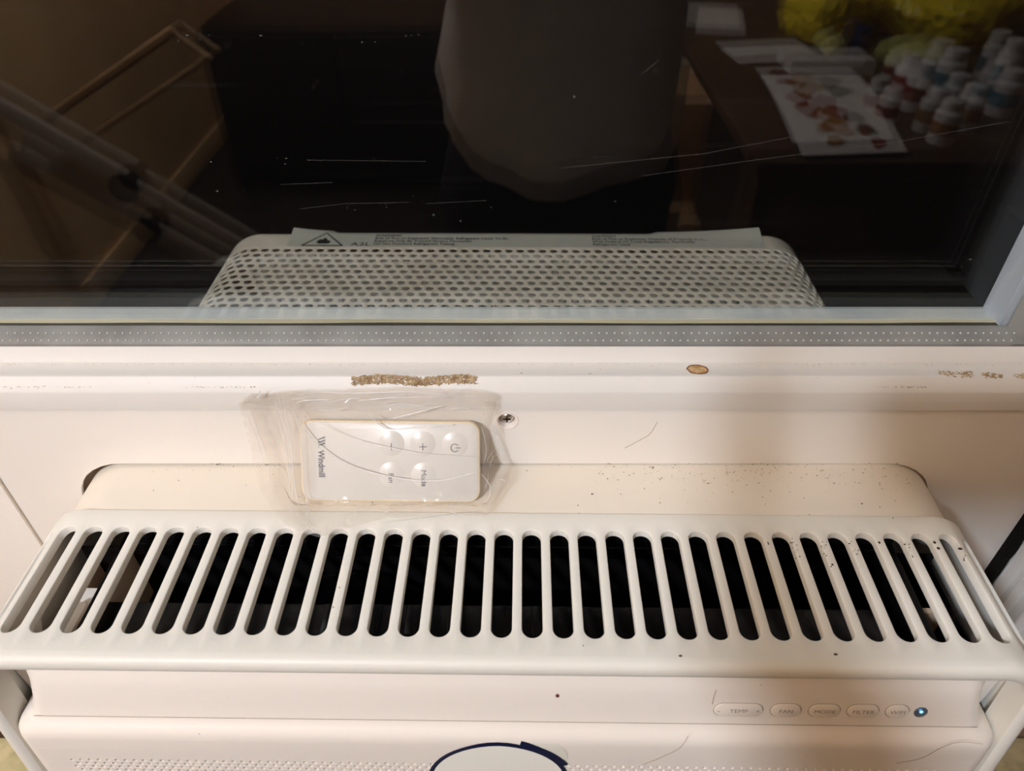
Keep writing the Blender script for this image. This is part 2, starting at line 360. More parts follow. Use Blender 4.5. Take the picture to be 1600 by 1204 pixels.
b = MB(); b.box(278.2, 288.5, 325.0, 334.6, -243.6, -243.5); b.tube([(279.4, 333.9, -237.3), (288.0, 325.3, -243.2)], .28, 5); b.build('mitre_joint', M_OLIVE, win)
# raised dots of the bead: two rows, and their continuation up the right side
b = MB()
x = -420.0
while x < 281:
    b.blob((x, 326.9, -241.6), .62, 4, (1, 1, .8)); b.blob((x+2.1, 330.1, -238.9), .62, 4, (1, 1, .8)); x += 4.28
z = -235.0
while z < -80:
    b.blob((283.6, 327.4, z), .55, 4); b.blob((281.2, 331.4, z+2), .55, 4); z += 4.28
tag(b.build('bead_dots', M_DOT, win), kind='stuff')
# between the panes: sealant strips, then the pale outer ledge
def strip(name, y0, y1, z, m, hgt=1.2, wob=0.0, x0=X0-20, x1=285.2):
    b = MB(); rows = []
    n = 60
    for i in range(n+1):
        x = x0+(x1-x0)*i/n; w = wob*noise.noise(Vector((x*.012, z, 3)))
        rows.append([(x, y0+w, z-hgt), (x, y0+w, z), (x, y1+w, z), (x, y1+w, z-hgt)])
    b.grid(rows); return b.build(name, m, win, smooth=20)
strip('dark_sealant', 336.2, 353, -247.9, M_OLIVE, wob=1.0)
strip('beige_sealant', 352.6, 357.5, -247.5, M_SEAL, wob=1.4)
strip('outer_ledge', 356.2, 368.6, -247.2, M_LEDGE, 2.5)
b = MB(); b.box(285.2, 287.0, 335.5, 350, -248.5, 640, .3); b.build('inner_stile_face', M_JAMB, win)
b = MB(); b.box(285.0, 286.9, 350.2, 369, -248.5, 640, .5); b.build('outer_stile_face', M_JAMB, win)
b = MB(); b.box(X0-3, X0+1, 335.5, 369, -248.5, 640, .3); b.build('inner_stile_face', M_JAMB, win)
def pane(name, y, m, z0, th=3.0):
    b = MB(); b.box(X0-3, 286.5, y, y+th, z0, 642); o = b.build(name, m, win, smooth=0); return o
tag(pane('pane', GL1, M_GLASS1, -241), label='inner pane with scratches and specks')
tag(pane('pane', GL2, M_GLASS2, -247), label='outer pane')
# scratches on the inner pane
b = MB()
def glass_pt(u, v): return hit(u, v, (0, 1, 0), GL1-.15)
for line in ([(1000, 275), (1180, 250), (1400, 222), (1575, 190)], [(880, 262), (1100, 240), (1230, 215)], [(1002, 116), (1030, 94)], [(438, 288), (520, 285)], [(480, 250), (665, 252)],
             [(470, 326), (540, 318), (640, 316)], [(665, 318), (760, 313)]):
    b.tube([glass_pt(*p) for p in line], .03, 4)
for _ in range(50):
    u, v = random.uniform(180, 1000), random.choice([random.gauss(320, 6), random.gauss(250, 5), random.gauss(60, 6)])
    p = glass_pt(u, v); b.blob(p, random.uniform(.06, .18), 3, (random.uniform(1, 5), .3, 1))
tag(b.build('scratches', M_SCR, win), kind='stuff')
# window frame round the sash: head, jambs, and the tracks visible at the right
b = MB(); b.box(337.5, OX1, 301, 420, -640, 700, 1.5); b.box(347.5, 349.5, 296, 302, -640, 700, .4); b.box(362, 364, 292, 302, -640, 700, 1); b.box(382, 386, 280, 302, -640, 700, 1); b.build('jamb', M_VINYL, win)
b = MB(); b.box(OX0, -548, 290, 420, -640, 700, 1.5); b.build('jamb', M_VINYL, win)
b = MB(); b.box(OX0, OX1, 290, 420, 692, 700, 1); b.build('head', M_VINYL, win)

# ================================================================== FILLER PANEL round the unit
fp = thing('filler_panel', (-5, 306, -640), 'white plastic filler panel with one screw, between window sash and appliance', 'panel')
def curve_plate(loops, y0, th):     # loops in (x,z); first outer, others holes -> MB with thickness
    c = bpy.data.curves.new('c', 'CURVE'); c.dimensions = '2D'; c.fill_mode = 'BOTH'; c.extrude = th/2
    for L in loops:
        sp = c.splines.new('POLY'); sp.points.add(len(L)-1)
        for i, (x, z) in enumerate(L): sp.points[i].co = (x, z, 0, 1)
        sp.use_cyclic_u = True
    o = bpy.data.objects.new('c', c); COL.objects.link(o)
    dg = bpy.context.evaluated_depsgraph_get(); me = bpy.data.meshes.new_from_object(o.evaluated_get(dg))
    b = MB(); b.v = [(v.co.x, y0+th/2+v.co.z, v.co.y) for v in me.vertices]
    b.f = [tuple(p.vertices) for p in me.polygons]; b.m = [0]*len(b.f)
    bpy.data.objects.remove(o); bpy.data.curves.remove(c); bpy.data.meshes.remove(me)
    return b
def rrect(x0, x1, z0, z1, r, n=8):
    P = []
    for cx, cz, a0 in ((x1-r, z0+r, -90), (x1-r, z1-r, 0), (x0+r, z1-r, 90), (x0+r, z0+r, 180)):
        for i in range(n+1):
            a = math.radians(a0+90*i/n); P.append((cx+r*math.cos(a), cz+r*math.sin(a)))
    return P
SCX, SCZ = -2.9, -283.0; XCUT = -4.8
circ = lambda cx, cz, r, n=28: [(cx+r*math.cos(2*PI*i/n), cz+r*math.sin(2*PI*i/n)) for i in range(n)]
PT = Matrix.Identity(3)
b = curve_plate([[(-318, -639), (329, -639), (329, -264), (-318, -264)], rrect(XCUT-265, XCUT+265.5, -636, -317.9, 35), circ(SCX, SCZ, 5.2)], 306, 2.4)
b.build('centre_panel', M_PANEL, fp, smooth=30)
b = MB(); b.lathe((SCX, 306.1, SCZ), [(6.6, -.3), (6.7, .35), (6.2, .55), (5.4, .3), (5.0, -.6), (4.7, -4.2), (.1, -4.3)], 28, (0, -1, 0)); b.build('screw_recess', M_CUP, fp)
b = MB(); b.lathe((SCX, 309.6, SCZ), [(4.1, -.5), (4.15, .5), (3.7, 1.3), (2.6, 2.1), (1.3, 2.4), (.01, 1.6)], 22, (0, -1, 0))
sc_ = b.build('screw', M_STEEL, fp)
b = MB(); b.box(SCX-2.2, SCX+2.2, 307.0, 308, SCZ-.45, SCZ+.45); b.box(SCX-.45, SCX+.45, 307.0, 308, SCZ-2.2, SCZ+2.2); b.build('cross_slot', M_DUSTD, sc_)
b = MB(); b.box(-545, -318.8, 304.5, 308.5, -639, -264, .5); b.box(-318.8, -314, 303.8, 306, -639, -264, .4); b.build('side_panel', M_PANEL, fp)
b = MB()
rows = []
for i in range(60):
    z = -264-375*i/59; w = 1.4*noise.noise(Vector((z*.09, 1, 2)))
    rows.append([(328.5, 300+w*.3, z), (331, 299, z), (334.5+w, 300, z), (335.5+w, 306, z), (334, 311, z), (328.5, 311, z)])
b.grid(rows, close_v=True); tag(b.build('foam_seal', M_FOAM, fp), label='black foam strip')

# ================================================================== THE AIR CONDITIONER
BASE = (-9.0, 176.0, -640.0)
ya, ra = math.radians(-0.8), math.radians(-0.21)
MR = (Matrix.Rotation(ra, 3, 'Y') @ Matrix.Rotation(ya, 3, 'Z'))
ac = thing('window_air_conditioner', BASE, 'large cream white window air conditioner with slotted top vent, poking out under the sash', 'air conditioner')
ac.matrix_world = Matrix.Translation(W(MR @ Vector(BASE))) @ MR.to_4x4()
def acw(p): return MR @ Vector(p)          # unit space -> lens space
def acl(p): return MR.inverted() @ Vector(p)

XC, HW, RR, ZT = -9.0, 261.5, 25.0, -317.3
LEAN = 0.10
def fsh(s, t, d, W_=HW, r=RR, z0=ZT, lean=LEAN):
    flat = W_-r; a = abs(s); sg = 1 if s >= 0 else -1
    if a <= flat: x, z = s, z0-d
    elif a <= flat+r*PI/2:
        an = (a-flat)/r; x = sg*(flat+(r-d)*math.sin(an)); z = z0-r+(r-d)*math.cos(an)
    else: x, z = sg*(W_-d), z0-r-(a-flat-r*PI/2)
    wt = min(1, max(0, (262-t)/88))
    return (XC+x, t-lean*max(0, z0-z-4)*wt, z)
FLAT = HW-RR; ARC = RR*PI/2; SEND = FLAT+ARC+315
def s_samples(fl, ar, end):
    S = [-end, -end+100, -end+200, -(fl+ar)-40, -150, -75, 0, 75, 150, fl+ar+40, end-200, end-100, end]
    for i in range(15): S += [fl+ar*i/14, -fl-ar*i/14]
    return sorted(S)

def radial(b, fm, sc, tc, r, s0, s1, t0, t1, a0, a1, n, depth, bev=.5):
    """flat area between a circle (or arc) and the rectangle round it, plus the wall of the hole"""
    angs = [a0+(a1-a0)*i/n for i in range(n+1)]
    for cx, cy in ((s0, t0), (s1, t0), (s1, t1), (s0, t1)):
        a = math.atan2(cy-tc, cx-sc)
        for k in (-2*PI, 0, 2*PI):
            if a0+1e-6 < a+k < a1-1e-6: angs.append(a+k)
    angs.sort()
    rows = []
    for a in angs:
        c, s_ = math.cos(a), math.sin(a)
        k = 1e9
        if c > 1e-9: k = min(k, (s1-sc)/c)
        if c < -1e-9: k = min(k, (s0-sc)/c)
        if s_ > 1e-9: k = min(k, (t1-tc)/s_)
        if s_ < -1e-9: k = min(k, (t0-tc)/s_)
        k = max(k, r+.02)
        rows.append([fm(sc+c*k, tc+s_*k, 0), fm(sc+c*(r+bev), tc+s_*(r+bev), 0), fm(sc+c*(r+bev*.3), tc+s_*(r+bev*.3), bev*.35), fm(sc+c*r, tc+s_*r, bev), fm(sc+c*r, tc+s_*r, depth)])
    b.grid(rows)

SR, TA, TB, T0, T1, TH = 5.1, 195.4, 250.2, 181.0, 262.0, 4.6
ks = range(-3, 32)
b = MB()
for k in ks:
    s = (k-14)*15.0
    radial(b, fsh, s, TA, SR, s-7.5, s+7.5, T0, TA, PI, 2*PI, 12, TH)
    radial(b, fsh, s, TB, SR, s-7.5, s+7.5, TB, T1, 0, PI, 12, TH)
# margins beside the outermost slots
SE = 17*15.0
for sg in (-1, 1):
    rows = [[fsh(sg*a, t, d) for a, d in ((SE+SR, TH), (SE+SR, .5), (SE+SR+.5, 0), (SE+7.5, 0))] for t in (TA, 210, 230, TB)]
    b.grid(rows)
    rows = [[fsh(sg*a, t, 0) for t in (T0, TA, 220, TB, T1)] for a in (SE+7.5, FLAT+ARC+40, SEND-200, SEND-100, SEND)]
    b.grid(rows)
    rows = [[fsh(sg*a, t, TH) for t in (T0, TA, 220, TB, 296)] for a in (SE+SR, FLAT+ARC+40, SEND-200, SEND-100, SEND)]
    b.grid(rows)
ss = s_samples(FLAT, ARC, SEND)
nose = [(T0, 0), (179, .15), (177.4, .8), (176.2, 1.9), (175.5, 3.4), (175.4, 5.2), (175.6, 7.6), (176.6, 9.0), (181, 9.3)]
b.grid([[fsh(s, t, d) for t, d in nose] for s in ss])
b.grid([[fsh(s, t, d) for t, d in ((T1, 0), (266.4, 0), (267.2, .25), (267.5, .8), (267.5, 2.4))] for s in ss])
b.grid([[fsh(s, t, d) for t, d in ((181, 9.3), (190.0, 9.3), (190.3, TH))] for s in ss])
b.box(XC-HW, XC+HW, 145, 267, -640, -636, 1)
vf = tag(b.build('vent_housing', M_AC, ac, smooth=40), label='slotted top housing')
# the bars between the slots
for k in list(ks)[:-1]:
    sa, sb = (k-14)*15.0+SR, (k-13)*15.0-SR
    b = MB(); rows = []
    for t in (TA, 213, 232, TB):
        rows.append([fsh(s, t, d) for s, d in ((sa, TH), (sa, .5), (sa+.18, .15), (sa+.5, 0), ((sa+sb)/2, 0), (sb-.5, 0), (sb-.18, .15), (sb, .5), (sb, TH))])
    b.grid(rows, close_v=True)
    b.build('slat', M_AC, ac, smooth=40)

# rear casing: behind the housing, through the panel and outdoors
RHW, RRR = 266.0, 40.0
def frr(s, t, d): return fsh(s, t, d+1.8, W_=RHW, r=RRR, lean=0)
RFL, RAR = RHW-RRR, RRR*PI/2; REND = RFL+RAR+305
sr = s_samples(RFL, RAR, REND)
PITCH, ROW, HR = 9.72, 8.70, 3.35
TP1, NROW = 563.0, 26
TP0 = TP1-ROW*(NROW-1)-ROW/2
b = MB()
b.grid([[frr(s, t, 0) for t in (264, 290, 310, TP0)] for s in sr])
b.build('rear_casing', M_ACR, ac, smooth=40)
b = MB()
NC = 27
for i in range(NROW):
    t = TP1-ROW*i; off = 0 if i % 2 == 0 else PITCH/2
    for j in range(-NC, NC+1):
        s = j*PITCH+off-PITCH/4
        radial(b, frr, s, t, HR, s-PITCH/2, s+PITCH/2, t-ROW/2, t+ROW/2, -PI, PI, 12, 0.9, .15)
SP = NC*PITCH
for i in range(NROW):
    t = TP1-ROW*i; off = 0 if i % 2 == 0 else PITCH/2
    for sg in (-1, 1):
        e = SP*sg+off-PITCH/4+sg*PITCH/2
        b.grid([[frr(s, tt, 0) for tt in (t-ROW/2, t+ROW/2)] for s in (e, sg*272, sg*278, sg*RFL+sg*RAR, sg*(RFL+RAR+30), sg*REND)])
te = TP1+ROW/2
b.grid([[frr(s, t, d) for t, d in ((te, 0), (589.5, 0), (592.5, .6), (594.6, 2.4), (595.4, 5), (595.6, 9))] for s in sr])
rows = [[frr(s, 595.6, 9) for s in sr], [(XC, 595.6, -500) for s in sr]]
b.grid(rows)
gr = tag(b.build('rear_grille', M_GRILLE, ac, smooth=40), label='perforated pale outdoor casing')
b = MB(); b.grid([[frr(s, 311, 0.2), frr(s, 311, -9)] for s in sr]); b.build('gap_liner', M_INBEIGE, ac)
# condenser seen through the holes
b = MB(); b.box(XC-222, XC+222, 340, 585, -412, -406)
for i in range(0, 74): b.box(XC-221+i*6, XC-219.6+i*6, 345, 580, -406, -380)
tag(b.build('condenser_fins', mat('fin_grey', srgb(24, 23, 21), 0.5, metal=.3), ac, smooth=0), kind='stuff')
for xx, w_ in ((-150, 60), (-30, 26), (60, 90), (160, 40)):
    b = MB(); b.box(xx, xx+w_, 420, 540, -379, -368, 3); b.build('cover_plate', mat('inner_brown', srgb(84, 72, 60), .5), ac)
# warning label: clear film with print
b = MB(); rows = []
for i in range(61):
    s = -199+421*i/60; row = []
    for j in range(9):
        t = 569.2+29*j/8
        lift = .25 + (5.0*max(0, (s-120)/100)**2*(j/8)**2 if s > 120 else 0) + (3.5*max(0, (-150-s)/49)**2*(j/8)**2 if s < -150 else 0)
        drop = max(0, (t-592.5))**2*.10*(1 if -160 < s < 130 else .2)
        p = frr(s, t, 0); row.append((p[0], p[1], p[2]+lift-drop))
    rows.append(row)
b.grid(rows); lab = tag(b.build('warning_label', M_LABEL, ac), label='pale flammable refrigerant warning label')
b = MB()
fnl = lambda s0, t0: (lambda x, y: (lambda p: (p[0], p[1], p[2]+.55))(frr(s0+x, t0+y, 0)))
for s0, lines in ((-123, ('WARNING', 'Risk of Fire or Explosion. Flammable Refrigerant Used. To Be', 'Repaired Only By Trained Service Personnel.', 'Do Not Puncture Refrigerant Tubing.')),
                  (71, ('CAUTION', 'Risk of Fire or Explosion. Dispose of Properly in Accordance', 'With Federal Or Local Regulations. Flammable', 'Refrigerant Used.'))):
    for i, tx in enumerate(lines): b.add_text(tx, 5.2, fnl(s0, 587.0-5.0*i), sx=.92, bold=.06)
    b.build('label_lettering', M_INKD, lab, smooth=0); b = MB()
b.add_text('A2L', 8.6, fnl(-143, 570.2), sx=1.25)
T3 = [(-186, 570.0), (-150, 570.0), (-168, 592.5)]
for i in range(3):
    p, q = T3[i], T3[(i+1) % 3]
    n = 8; pts = []
    for j in range(n+1):
        a = frr(p[0]+(q[0]-p[0])*j/n, p[1]+(q[1]-p[1])*j/n, 0); pts.append((a[0], a[1], a[2]+.5))
    b.tube(pts, .55, 5)
fl = [(-4, 0), (4.5, 0), (6.5, 3), (5, 7), (3.2, 5.5), (2.5, 9.5), (-.5, 12), (-1.2, 8), (-3.5, 9), (-5.5, 6), (-6.5, 3)]
b.poly([fnl(-168, 573.5)(x, y*.9) for x, y in fl])
b.build('flame_symbol', M_INKD, lab, smooth=0)

# ---- cavity under the vent
b = MB()
b.box(XC-214, XC+216, 258, 259, -430, -324); b.box(XC-214, XC+216, 193, 194, -430, -350)
b.box(XC-215, XC-214, 193, 259, -430, -330); b.box(XC+216, XC+207, 193, 259, -430, -330); b.box(XC-215, XC+207, 193, 259, -431, -430)

b.box(XC-242, XC+242, 256, 257, -560, -337); b.box(XC+236, XC+237, 196, 256, -560, -337)
b.build('duct', M_BLACK, ac, smooth=0)
b = MB(); b.box(XC-213, XC+205, 193, 223, -344, -340, 1.2); b.box(XC-250, XC+250, 192.5, 202, -341, -337.5, .8); b.box(XC-213, XC+205, 253, 258, -340, -330, 1)
for i in range(6): b.box(XC-95+i*22, XC-86+i*22, 204, 222, -340, -338.8, .5)
b.build('duct_lip', M_GLOSS, ac)
b = MB()
cx, cy, cz = -95, 236, -402
for i in range(22):
    a = 2*PI*i/22
    rows = []
    for j in range(5):
        rr_ = 26+24*j/4; aa = a+.30*(j/4)**2
        rows.append([(cx+rr_*math.cos(aa), cy-14, cz+rr_*math.sin(aa)*.9), (cx+rr_*math.cos(aa), cy+14, cz+rr_*math.sin(aa)*.9)])
    b.grid(rows)
b.lathe((cx, cy-14, cz), [(26, 0), (51, 0), (51, 2), (26, 2)], 32, (0, 1, 0))
b.lathe((cx, cy+13, cz), [(26, 0), (51, 0), (51, 2), (26, 2)], 32, (0, 1, 0))
b.build('blower_wheel', M_GLOSS, ac)
b = MB()
b.box(XC-241, XC-216, 189, 255, -400, -396); b.box(XC-236, XC-219, 195, 236, -396, -346, 2); b.box(XC-232, XC-222, 200, 222, -346, -338, 2)
b.build('inner_bracket', M_PANEL, ac)
b = MB(); b.box(XC-219, XC-213, 190, 256, -380, -336, 1); b.box(XC-242, XC-236, 190, 256, -380, -350, 1); b.build('inner_rib', M_INBEIGE, ac)
b = MB(); b.box(XC+217, XC+235.5, 195, 254, -402, -398); b.box(XC+218, XC+220, 204, 250, -398, -350, .8)
b.build('inner_plate', M_INKD, ac)
b = curve_plate([rrect(XC+219, XC+235, -372, -342, 4, 4), circ(XC+227, -355, 4.2, 14)], 222, 3); b.build('terminal_bracket', M_INBEIGE, ac)
b = curve_plate([rrect(XC+220, XC+235, -380, -350, 4, 4), circ(XC+227.5, -364, 4.2, 14)], 204, 3); b.build('terminal_bracket', M_INBEIGE, ac)

# ---- front cover
FS = .075
def fc(x, y, z): return (XC+x, y, z)
cov = [(191, -327, 241, 12), (184.5, -339, 242, 12), (181.2, -345, 242, 12), (180.2, -347.5, 241, 11), (179.2, -350.5, 240.5, 10), (176.6, -360.4, 241.5, 9), (174.4, -368.8, 244, 9), (173.6, -370.6, 245.5, 9), (171.4, -372.6, 248, 9), (169.4, -374.4, 250.2, 9), (168.0, -377, 251.6, 9), (167.3, -381, 252, 9), (166.6, -390, 252, 9)]
def cov_row(y, z, hw, r):
    L = []
    for i in range(8): 
        a = PI/2*i/7; L.append((-(hw-r)-r*math.cos(a), y+r*(1-math.sin(a)), z))
    M = [(x, y, z) for x in (-120, 0, 120)]
    Rr = [(-x, yy, zz) for x, yy, zz in L[::-1]]
    return [fc(-hw, y+26, z)]+[fc(*p) for p in L+M+Rr]+[fc(hw, y+26, z)]
b = MB(); b.grid([cov_row(*c) for c in cov])
b.grid([cov_row(166.6-q1_*.075, -390-q1_, 252, 9) for q1_ in (50.0, 245.0)])
covb = b; b = MB()
# perforated field of the cover
def ffr(x, q, d): return fc(x, 166.6-(q)*FS+d, -390-q)
HP, HRW = 4.78, 3.35
b2rows = 10; hx = 230.0
for i in range(b2rows):
    q = 10.2+HRW*i; off = 0 if i % 2 else HP/2
    for j in range(-49, 50):
        x = j*HP+off-HP/4
        if abs(x) > hx: continue
        radial(b, lambda x_, q_, d_: ffr(x_, q_, d_), x, q, 1.12, x-HP/2, x+HP/2, q-HRW/2, q+HRW/2, -PI, PI, 8, 2.4, .18)
q0, q1 = 10.2-HRW/2, 10.2+HRW*(b2rows-.5)
b.grid([[ffr(x, q, 0) for x in (-252+9, -120, 0, 120, 252-9)] for q in (0, q0)])
b.grid([[ffr(x, q, 0) for x in (-243, -120, 0, 120, 243)] for q in (q1, 50.0)])
for sg in (-1, 1):
    rows = []
    for q in (0, 50.0):
        rr_ = cov_row(166.6-q*FS, -390-q, 252, 9); rows.append(rr_[:9] if sg < 0 else rr_[-9:])
    covb.grid(rows)
for sg in (-1, 1):
    for i in range(b2rows):
        q = 10.2+HRW*i; off = 0 if i % 2 else HP/2
        xs = [j*HP+off-HP/4 for j in range(-49, 50) if abs(j*HP+off-HP/4) <= hx]
        e = (max(xs)+HP/2) if sg > 0 else (min(xs)-HP/2)
        b.grid([[ffr(e, qq, 0), ffr(sg*243, qq, 0)] for qq in (q-HRW/2, q+HRW/2)])
fieldb = b; b = covb
cv = tag(b.build('front_cover', M_COVER, ac, smooth=35), label='recessed front cover with pinhole rows')
fieldb.build('pinhole_field', M_COVER, cv, smooth=0, weld=False)
b = MB(); b.box(XC-231, XC+231, 169.6, 170.0, -436, -391); b.build('cover_backing', M_INKD, ac, smooth=0)
b = MB(); b.box(XC-254, XC+254, 192.5, 193.5, -636, -336); b.build('inner_wall', M_COVER, ac, smooth=0)

# buttons on the sloping band: band plane through (177.6,-350.6)-(170.6,-355.4)
ey = Vector((0, 179.2-174.4, -350.5+368.8)).normalized(); nb = Vector((0, -ey.z, ey.y)); mid = Vector((0, 176.8, -359.6))
bn = MR @ nb
def band(x, q, d=0): return tuple(Vector((x, 0, 0))+mid+ey*q+nb*d)
def band_hit(u, v):
    n = MR @ nb; p = acl(hit(u, v, n, n.dot(MR @ mid))); return p.x, (p-mid).dot(ey)
def pill(b, x0, x1, q0, q1, h, n=8, m=.0):
    r = (q1-q0)/2; rows = []
    out = []
    for cx, a0 in ((x1-r, -90), (x0+r, 90)):
        for i in range(n+1):
            a = math.radians(a0+180*i/n); out.append((cx, (q0+q1)/2, math.cos(a), math.sin(a)))
    for rr_, d in ((r, -1.5), (r, h-.55), (r-.2, h-.15), (r-.6, h)):
        rows.append([band(cx+rr_*c, cq+rr_*s, d) for cx, cq, c, s in out])
    b.grid(rows, close_v=True); b.poly(rows[-1])
BT = [('TEMP', 1114, 1190), ('FAN', 1202, 1249), ('MODE', 1261, 1310), ('FILTER', 1321, 1370), ('WIFI', 1381, 1417)]
for nm, u0, u1 in BT:
    v = 1108+(u0-1150)*.009
    x0, qa = band_hit(u0, v+10); x1, _ = band_hit(u1, v+10); _, qb = band_hit(u0, v-9.5)
    b = MB(); pill(b, x0, x1, qa, qb, .75)
    bt = b.build('button', M_COVER, ac)
    b = MB(); xm = (x0+x1)/2; qm = (qa+qb)/2
    b.add_text(nm, 3.3, lambda x, y: band(xm+x, qm-1.15+y, .8), align='CENTER', sx=1.15)
    if nm == 'TEMP':
        b.add_text('-', 3.6, lambda x, y: band(x0+2.2+x, qm-1.2+y, .8), align='CENTER', sx=1.5); b.add_text('+', 3.4, lambda x, y: band(x1-2.6+x, qm-1.2+y, .8), align='CENTER')
    b.build('lettering', M_INKL, bt, smooth=0)
    g = MB(); r = (qb-qa)/2+.28
    pts = []
    for cx, a0 in ((x1-r+.28, -90), (x0+r-.28, 90)):
        for i in range(9):
            a = math.radians(a0+180*i/8); pts.append(band(cx+r*math.cos(a), qm+r*math.sin(a), -.05))
    g.tube(pts+[pts[0]], .16, 4); g.build('button_gap', M_DUST, bt)
lx, lq = band_hit(1438.5, 1112)
b = MB(); b.lathe(band(lx, lq, -.6), [(3.4, 0), (3.4, .8), (3.0, 1.0), (2.4, .7), (.05, .55)], 24, tuple(nb)); li = tag(b.build('indicator_light', M_LEDRIM, ac), label='round grey indicator lens lit blue')
b = MB(); b.lathe(band(lx+.3, lq+.2, 0), [(.8, 0), (.8, .2), (.4, .5), (.02, .55)], 12, tuple(nb)); b.build('lit_dot', M_LED, li)
# thin crease along the band's foot
b = MB(); b.tube([fc(x, 174.3-.05, -369.0) for x in (-240, -100, 0, 100, 240)], .14, 4); b.build('cover_crease', M_DUST, cv)

# round sticker on the cover (code left out)
RS, SX, SQ = 38.0, -11.0, 26.0
def stk(x, q, d): 
    z = -390-q; y = 166.6-q*FS
    if z > -383: y += (z+383)**2*.028
    return (SX+x, y-d, z)
def disc(b, cx, cq, r0, r1, a0, a1, d, n=48, mi=0):
    rows = []
    m = 7 if r0 < 1 else 2
    for i in range(n+1):
        a = math.radians(a0+(a1-a0)*i/n)
        rows.append([stk(cx+(r0+(r1-r0)*j/m)*math.cos(a), cq-(r0+(r1-r0)*j/m)*math.sin(a), d) for j in range(m+1)]+[stk(cx+r1*math.cos(a), cq-r1*math.sin(a), d-.3)])
    b.grid(rows, mi=mi)
b = MB(); disc(b, 0, SQ, .01, RS-2.2, 0, 360, .55); stf = tag(b.build('round_sticker', M_STICK, ac), label='cream round sticker with navy rim')
b = MB(); disc(b, 0, SQ, RS-2.3, RS, 0, 360, .6); disc(b, 0, SQ, RS-.5, RS+3.0, 27, 73, .75, 20); b.build('navy_rim', M_NAVY, stf)
b = MB(); disc(b, 20.5, 0.5, .01, 15.5, -10, 190, .3, 30); b.build('sticker_tab', M_TAB, ac)

# loose dirt on the unit
b = MB()
def fleck(b, p, r, fl=.35): b.blob((p[0], p[1], p[2]+r*fl*.5), r, 4, (random.uniform(.7, 1.8), random.uniform(.6, 1.2), fl))
for _ in range(420):
    u = random.uniform(930, 1480); v = 722+abs(random.gauss(0, 24))
    if v > 796 or u > 1405+.6*(v-722): continue
    p = acl(hit(u, v, MR @ Vector((0, 0, 1)), (MR @ Vector((0, 0, ZT-1.3))).z)); fleck(b, p, random.choice([.1, .13, .18, .3]))
for _ in range(70):
    u = random.uniform(200, 900); v = 722+abs(random.gauss(0, 7)); p = acl(hit(u, v, (0, 0, 1), ZT-1.3)); fleck(b, (p.x, p.y, ZT-1.3), random.choice([.1, .15, .25]))
for u, v, r in ((1137, 740, .9), (950, 723, 1.0), (1032, 748, .8), (1018, 732, .9), (1108, 755, .7), (1291, 748, .6), (1190, 742, .5), (1373, 757, .6), (340, 722, 1.3), (418, 724, .9), (608, 726, .8)):
    p = acl(hit(u, v, (0, 0, 1), ZT-1.3)); 
    for _ in range(5): fleck(b, (p.x+random.gauss(0, r), p.y+random.gauss(0, r*.7), ZT-1.3), r*random.uniform(.25, .5))
tag(b.build('dust_flecks', M_DUST, ac), kind='stuff')
b = MB()
for u, v, r in ((1305, 1023, .75), (1063, 1025, .6), (1300, 883, .6), (1373, 849, .8), (1459, 849, 1.0), (1465, 858, .8), (1346, 788, .6), (925, 772, .5), (1499, 859, .8), (1425, 871, .5), (530, 917, .4), (1298, 886, .5)):
    p = acl(hit(u, v, (0, 0, 1), ZT)); fleck(b, (p.x, p.y, ZT), r, .5)
for u, v in ((1237, 850), (1243, 862), (1200, 850), (1285, 850), (1330, 852), (1245, 870), (1290, 862), (1338, 864), (1417, 850), (1421, 862), (1506, 872)):
    for _ in range(4):
        p = acl(hit(u+random.gauss(0, 3), v+random.gauss(0, 5), (0, 0, 1), ZT)); fleck(b, (p.x, p.y, ZT), random.uniform(.2, .45), .4)
tag(b.build('dark_flecks', M_DUSTD, ac), kind='stuff')
b = MB(); p = acl(hit(871, 1085, (0, 1, 0), 179)); b.lathe((p.x, p.y+.3, p.z-1.2), [(.05, 0), (1.0, .2), (1.1, .9), (.5, 2.2), (.05, 2.6)], 10, (0, -.4, .9)); b.build('red_brown_speck', M_RED, ac)

# hairs
def hair(name, label, pts, n, d, r=.09):
    P = [hit(u, v, n, d) for u, v in pts]
    Q = []
    for i in range(len(P)-1):
        p0, p1, p2, p3 = P[max(i-1, 0)], P[i], P[i+1], P[min(i+2, len(P)-1)]
        for j in range(6):
            t = j/6; Q.append(.5*((2*p1)+(-p0+p2)*t+(2*p0-5*p1+4*p2-p3)*t*t+(-p0+3*p1-3*p2+p3)*t**3))
    Q.append(P[-1]); b = MB(); b.tube(Q, r, 5); tag(b.build(name, M_HAIR), label, 'hair')
hair('stray_hair', 'thin curved stray hair on the filler panel right of the screw', [(1027, 659), (1015, 678), (995, 690), (976, 700)], (0, 1, 0), 305.8)
fn = MR @ Vector((0, 1, -FS)).normalized()
dn = fn.dot(MR @ Vector((0, 166.6-.2, -390)))
hair('stray_hair', 'long fair stray hair low on the front cover under the buttons', [(1536, 1162), (1500, 1159), (1470, 1168), (1440, 1184), (1400, 1192)], fn, dn)
hair('stray_hair', 'faint stray hair beside the round sticker on the front cover', [(1075, 1150), (1062, 1168), (1035, 1182), (1005, 1194)], fn, dn)
hair('stray_hair', 'short dark hair standing above the left end of the buttons', [(1119, 1078), (1115, 1090), (1113, 1100)], tuple(bn), bn.dot(MR @ mid)+.3, .12)

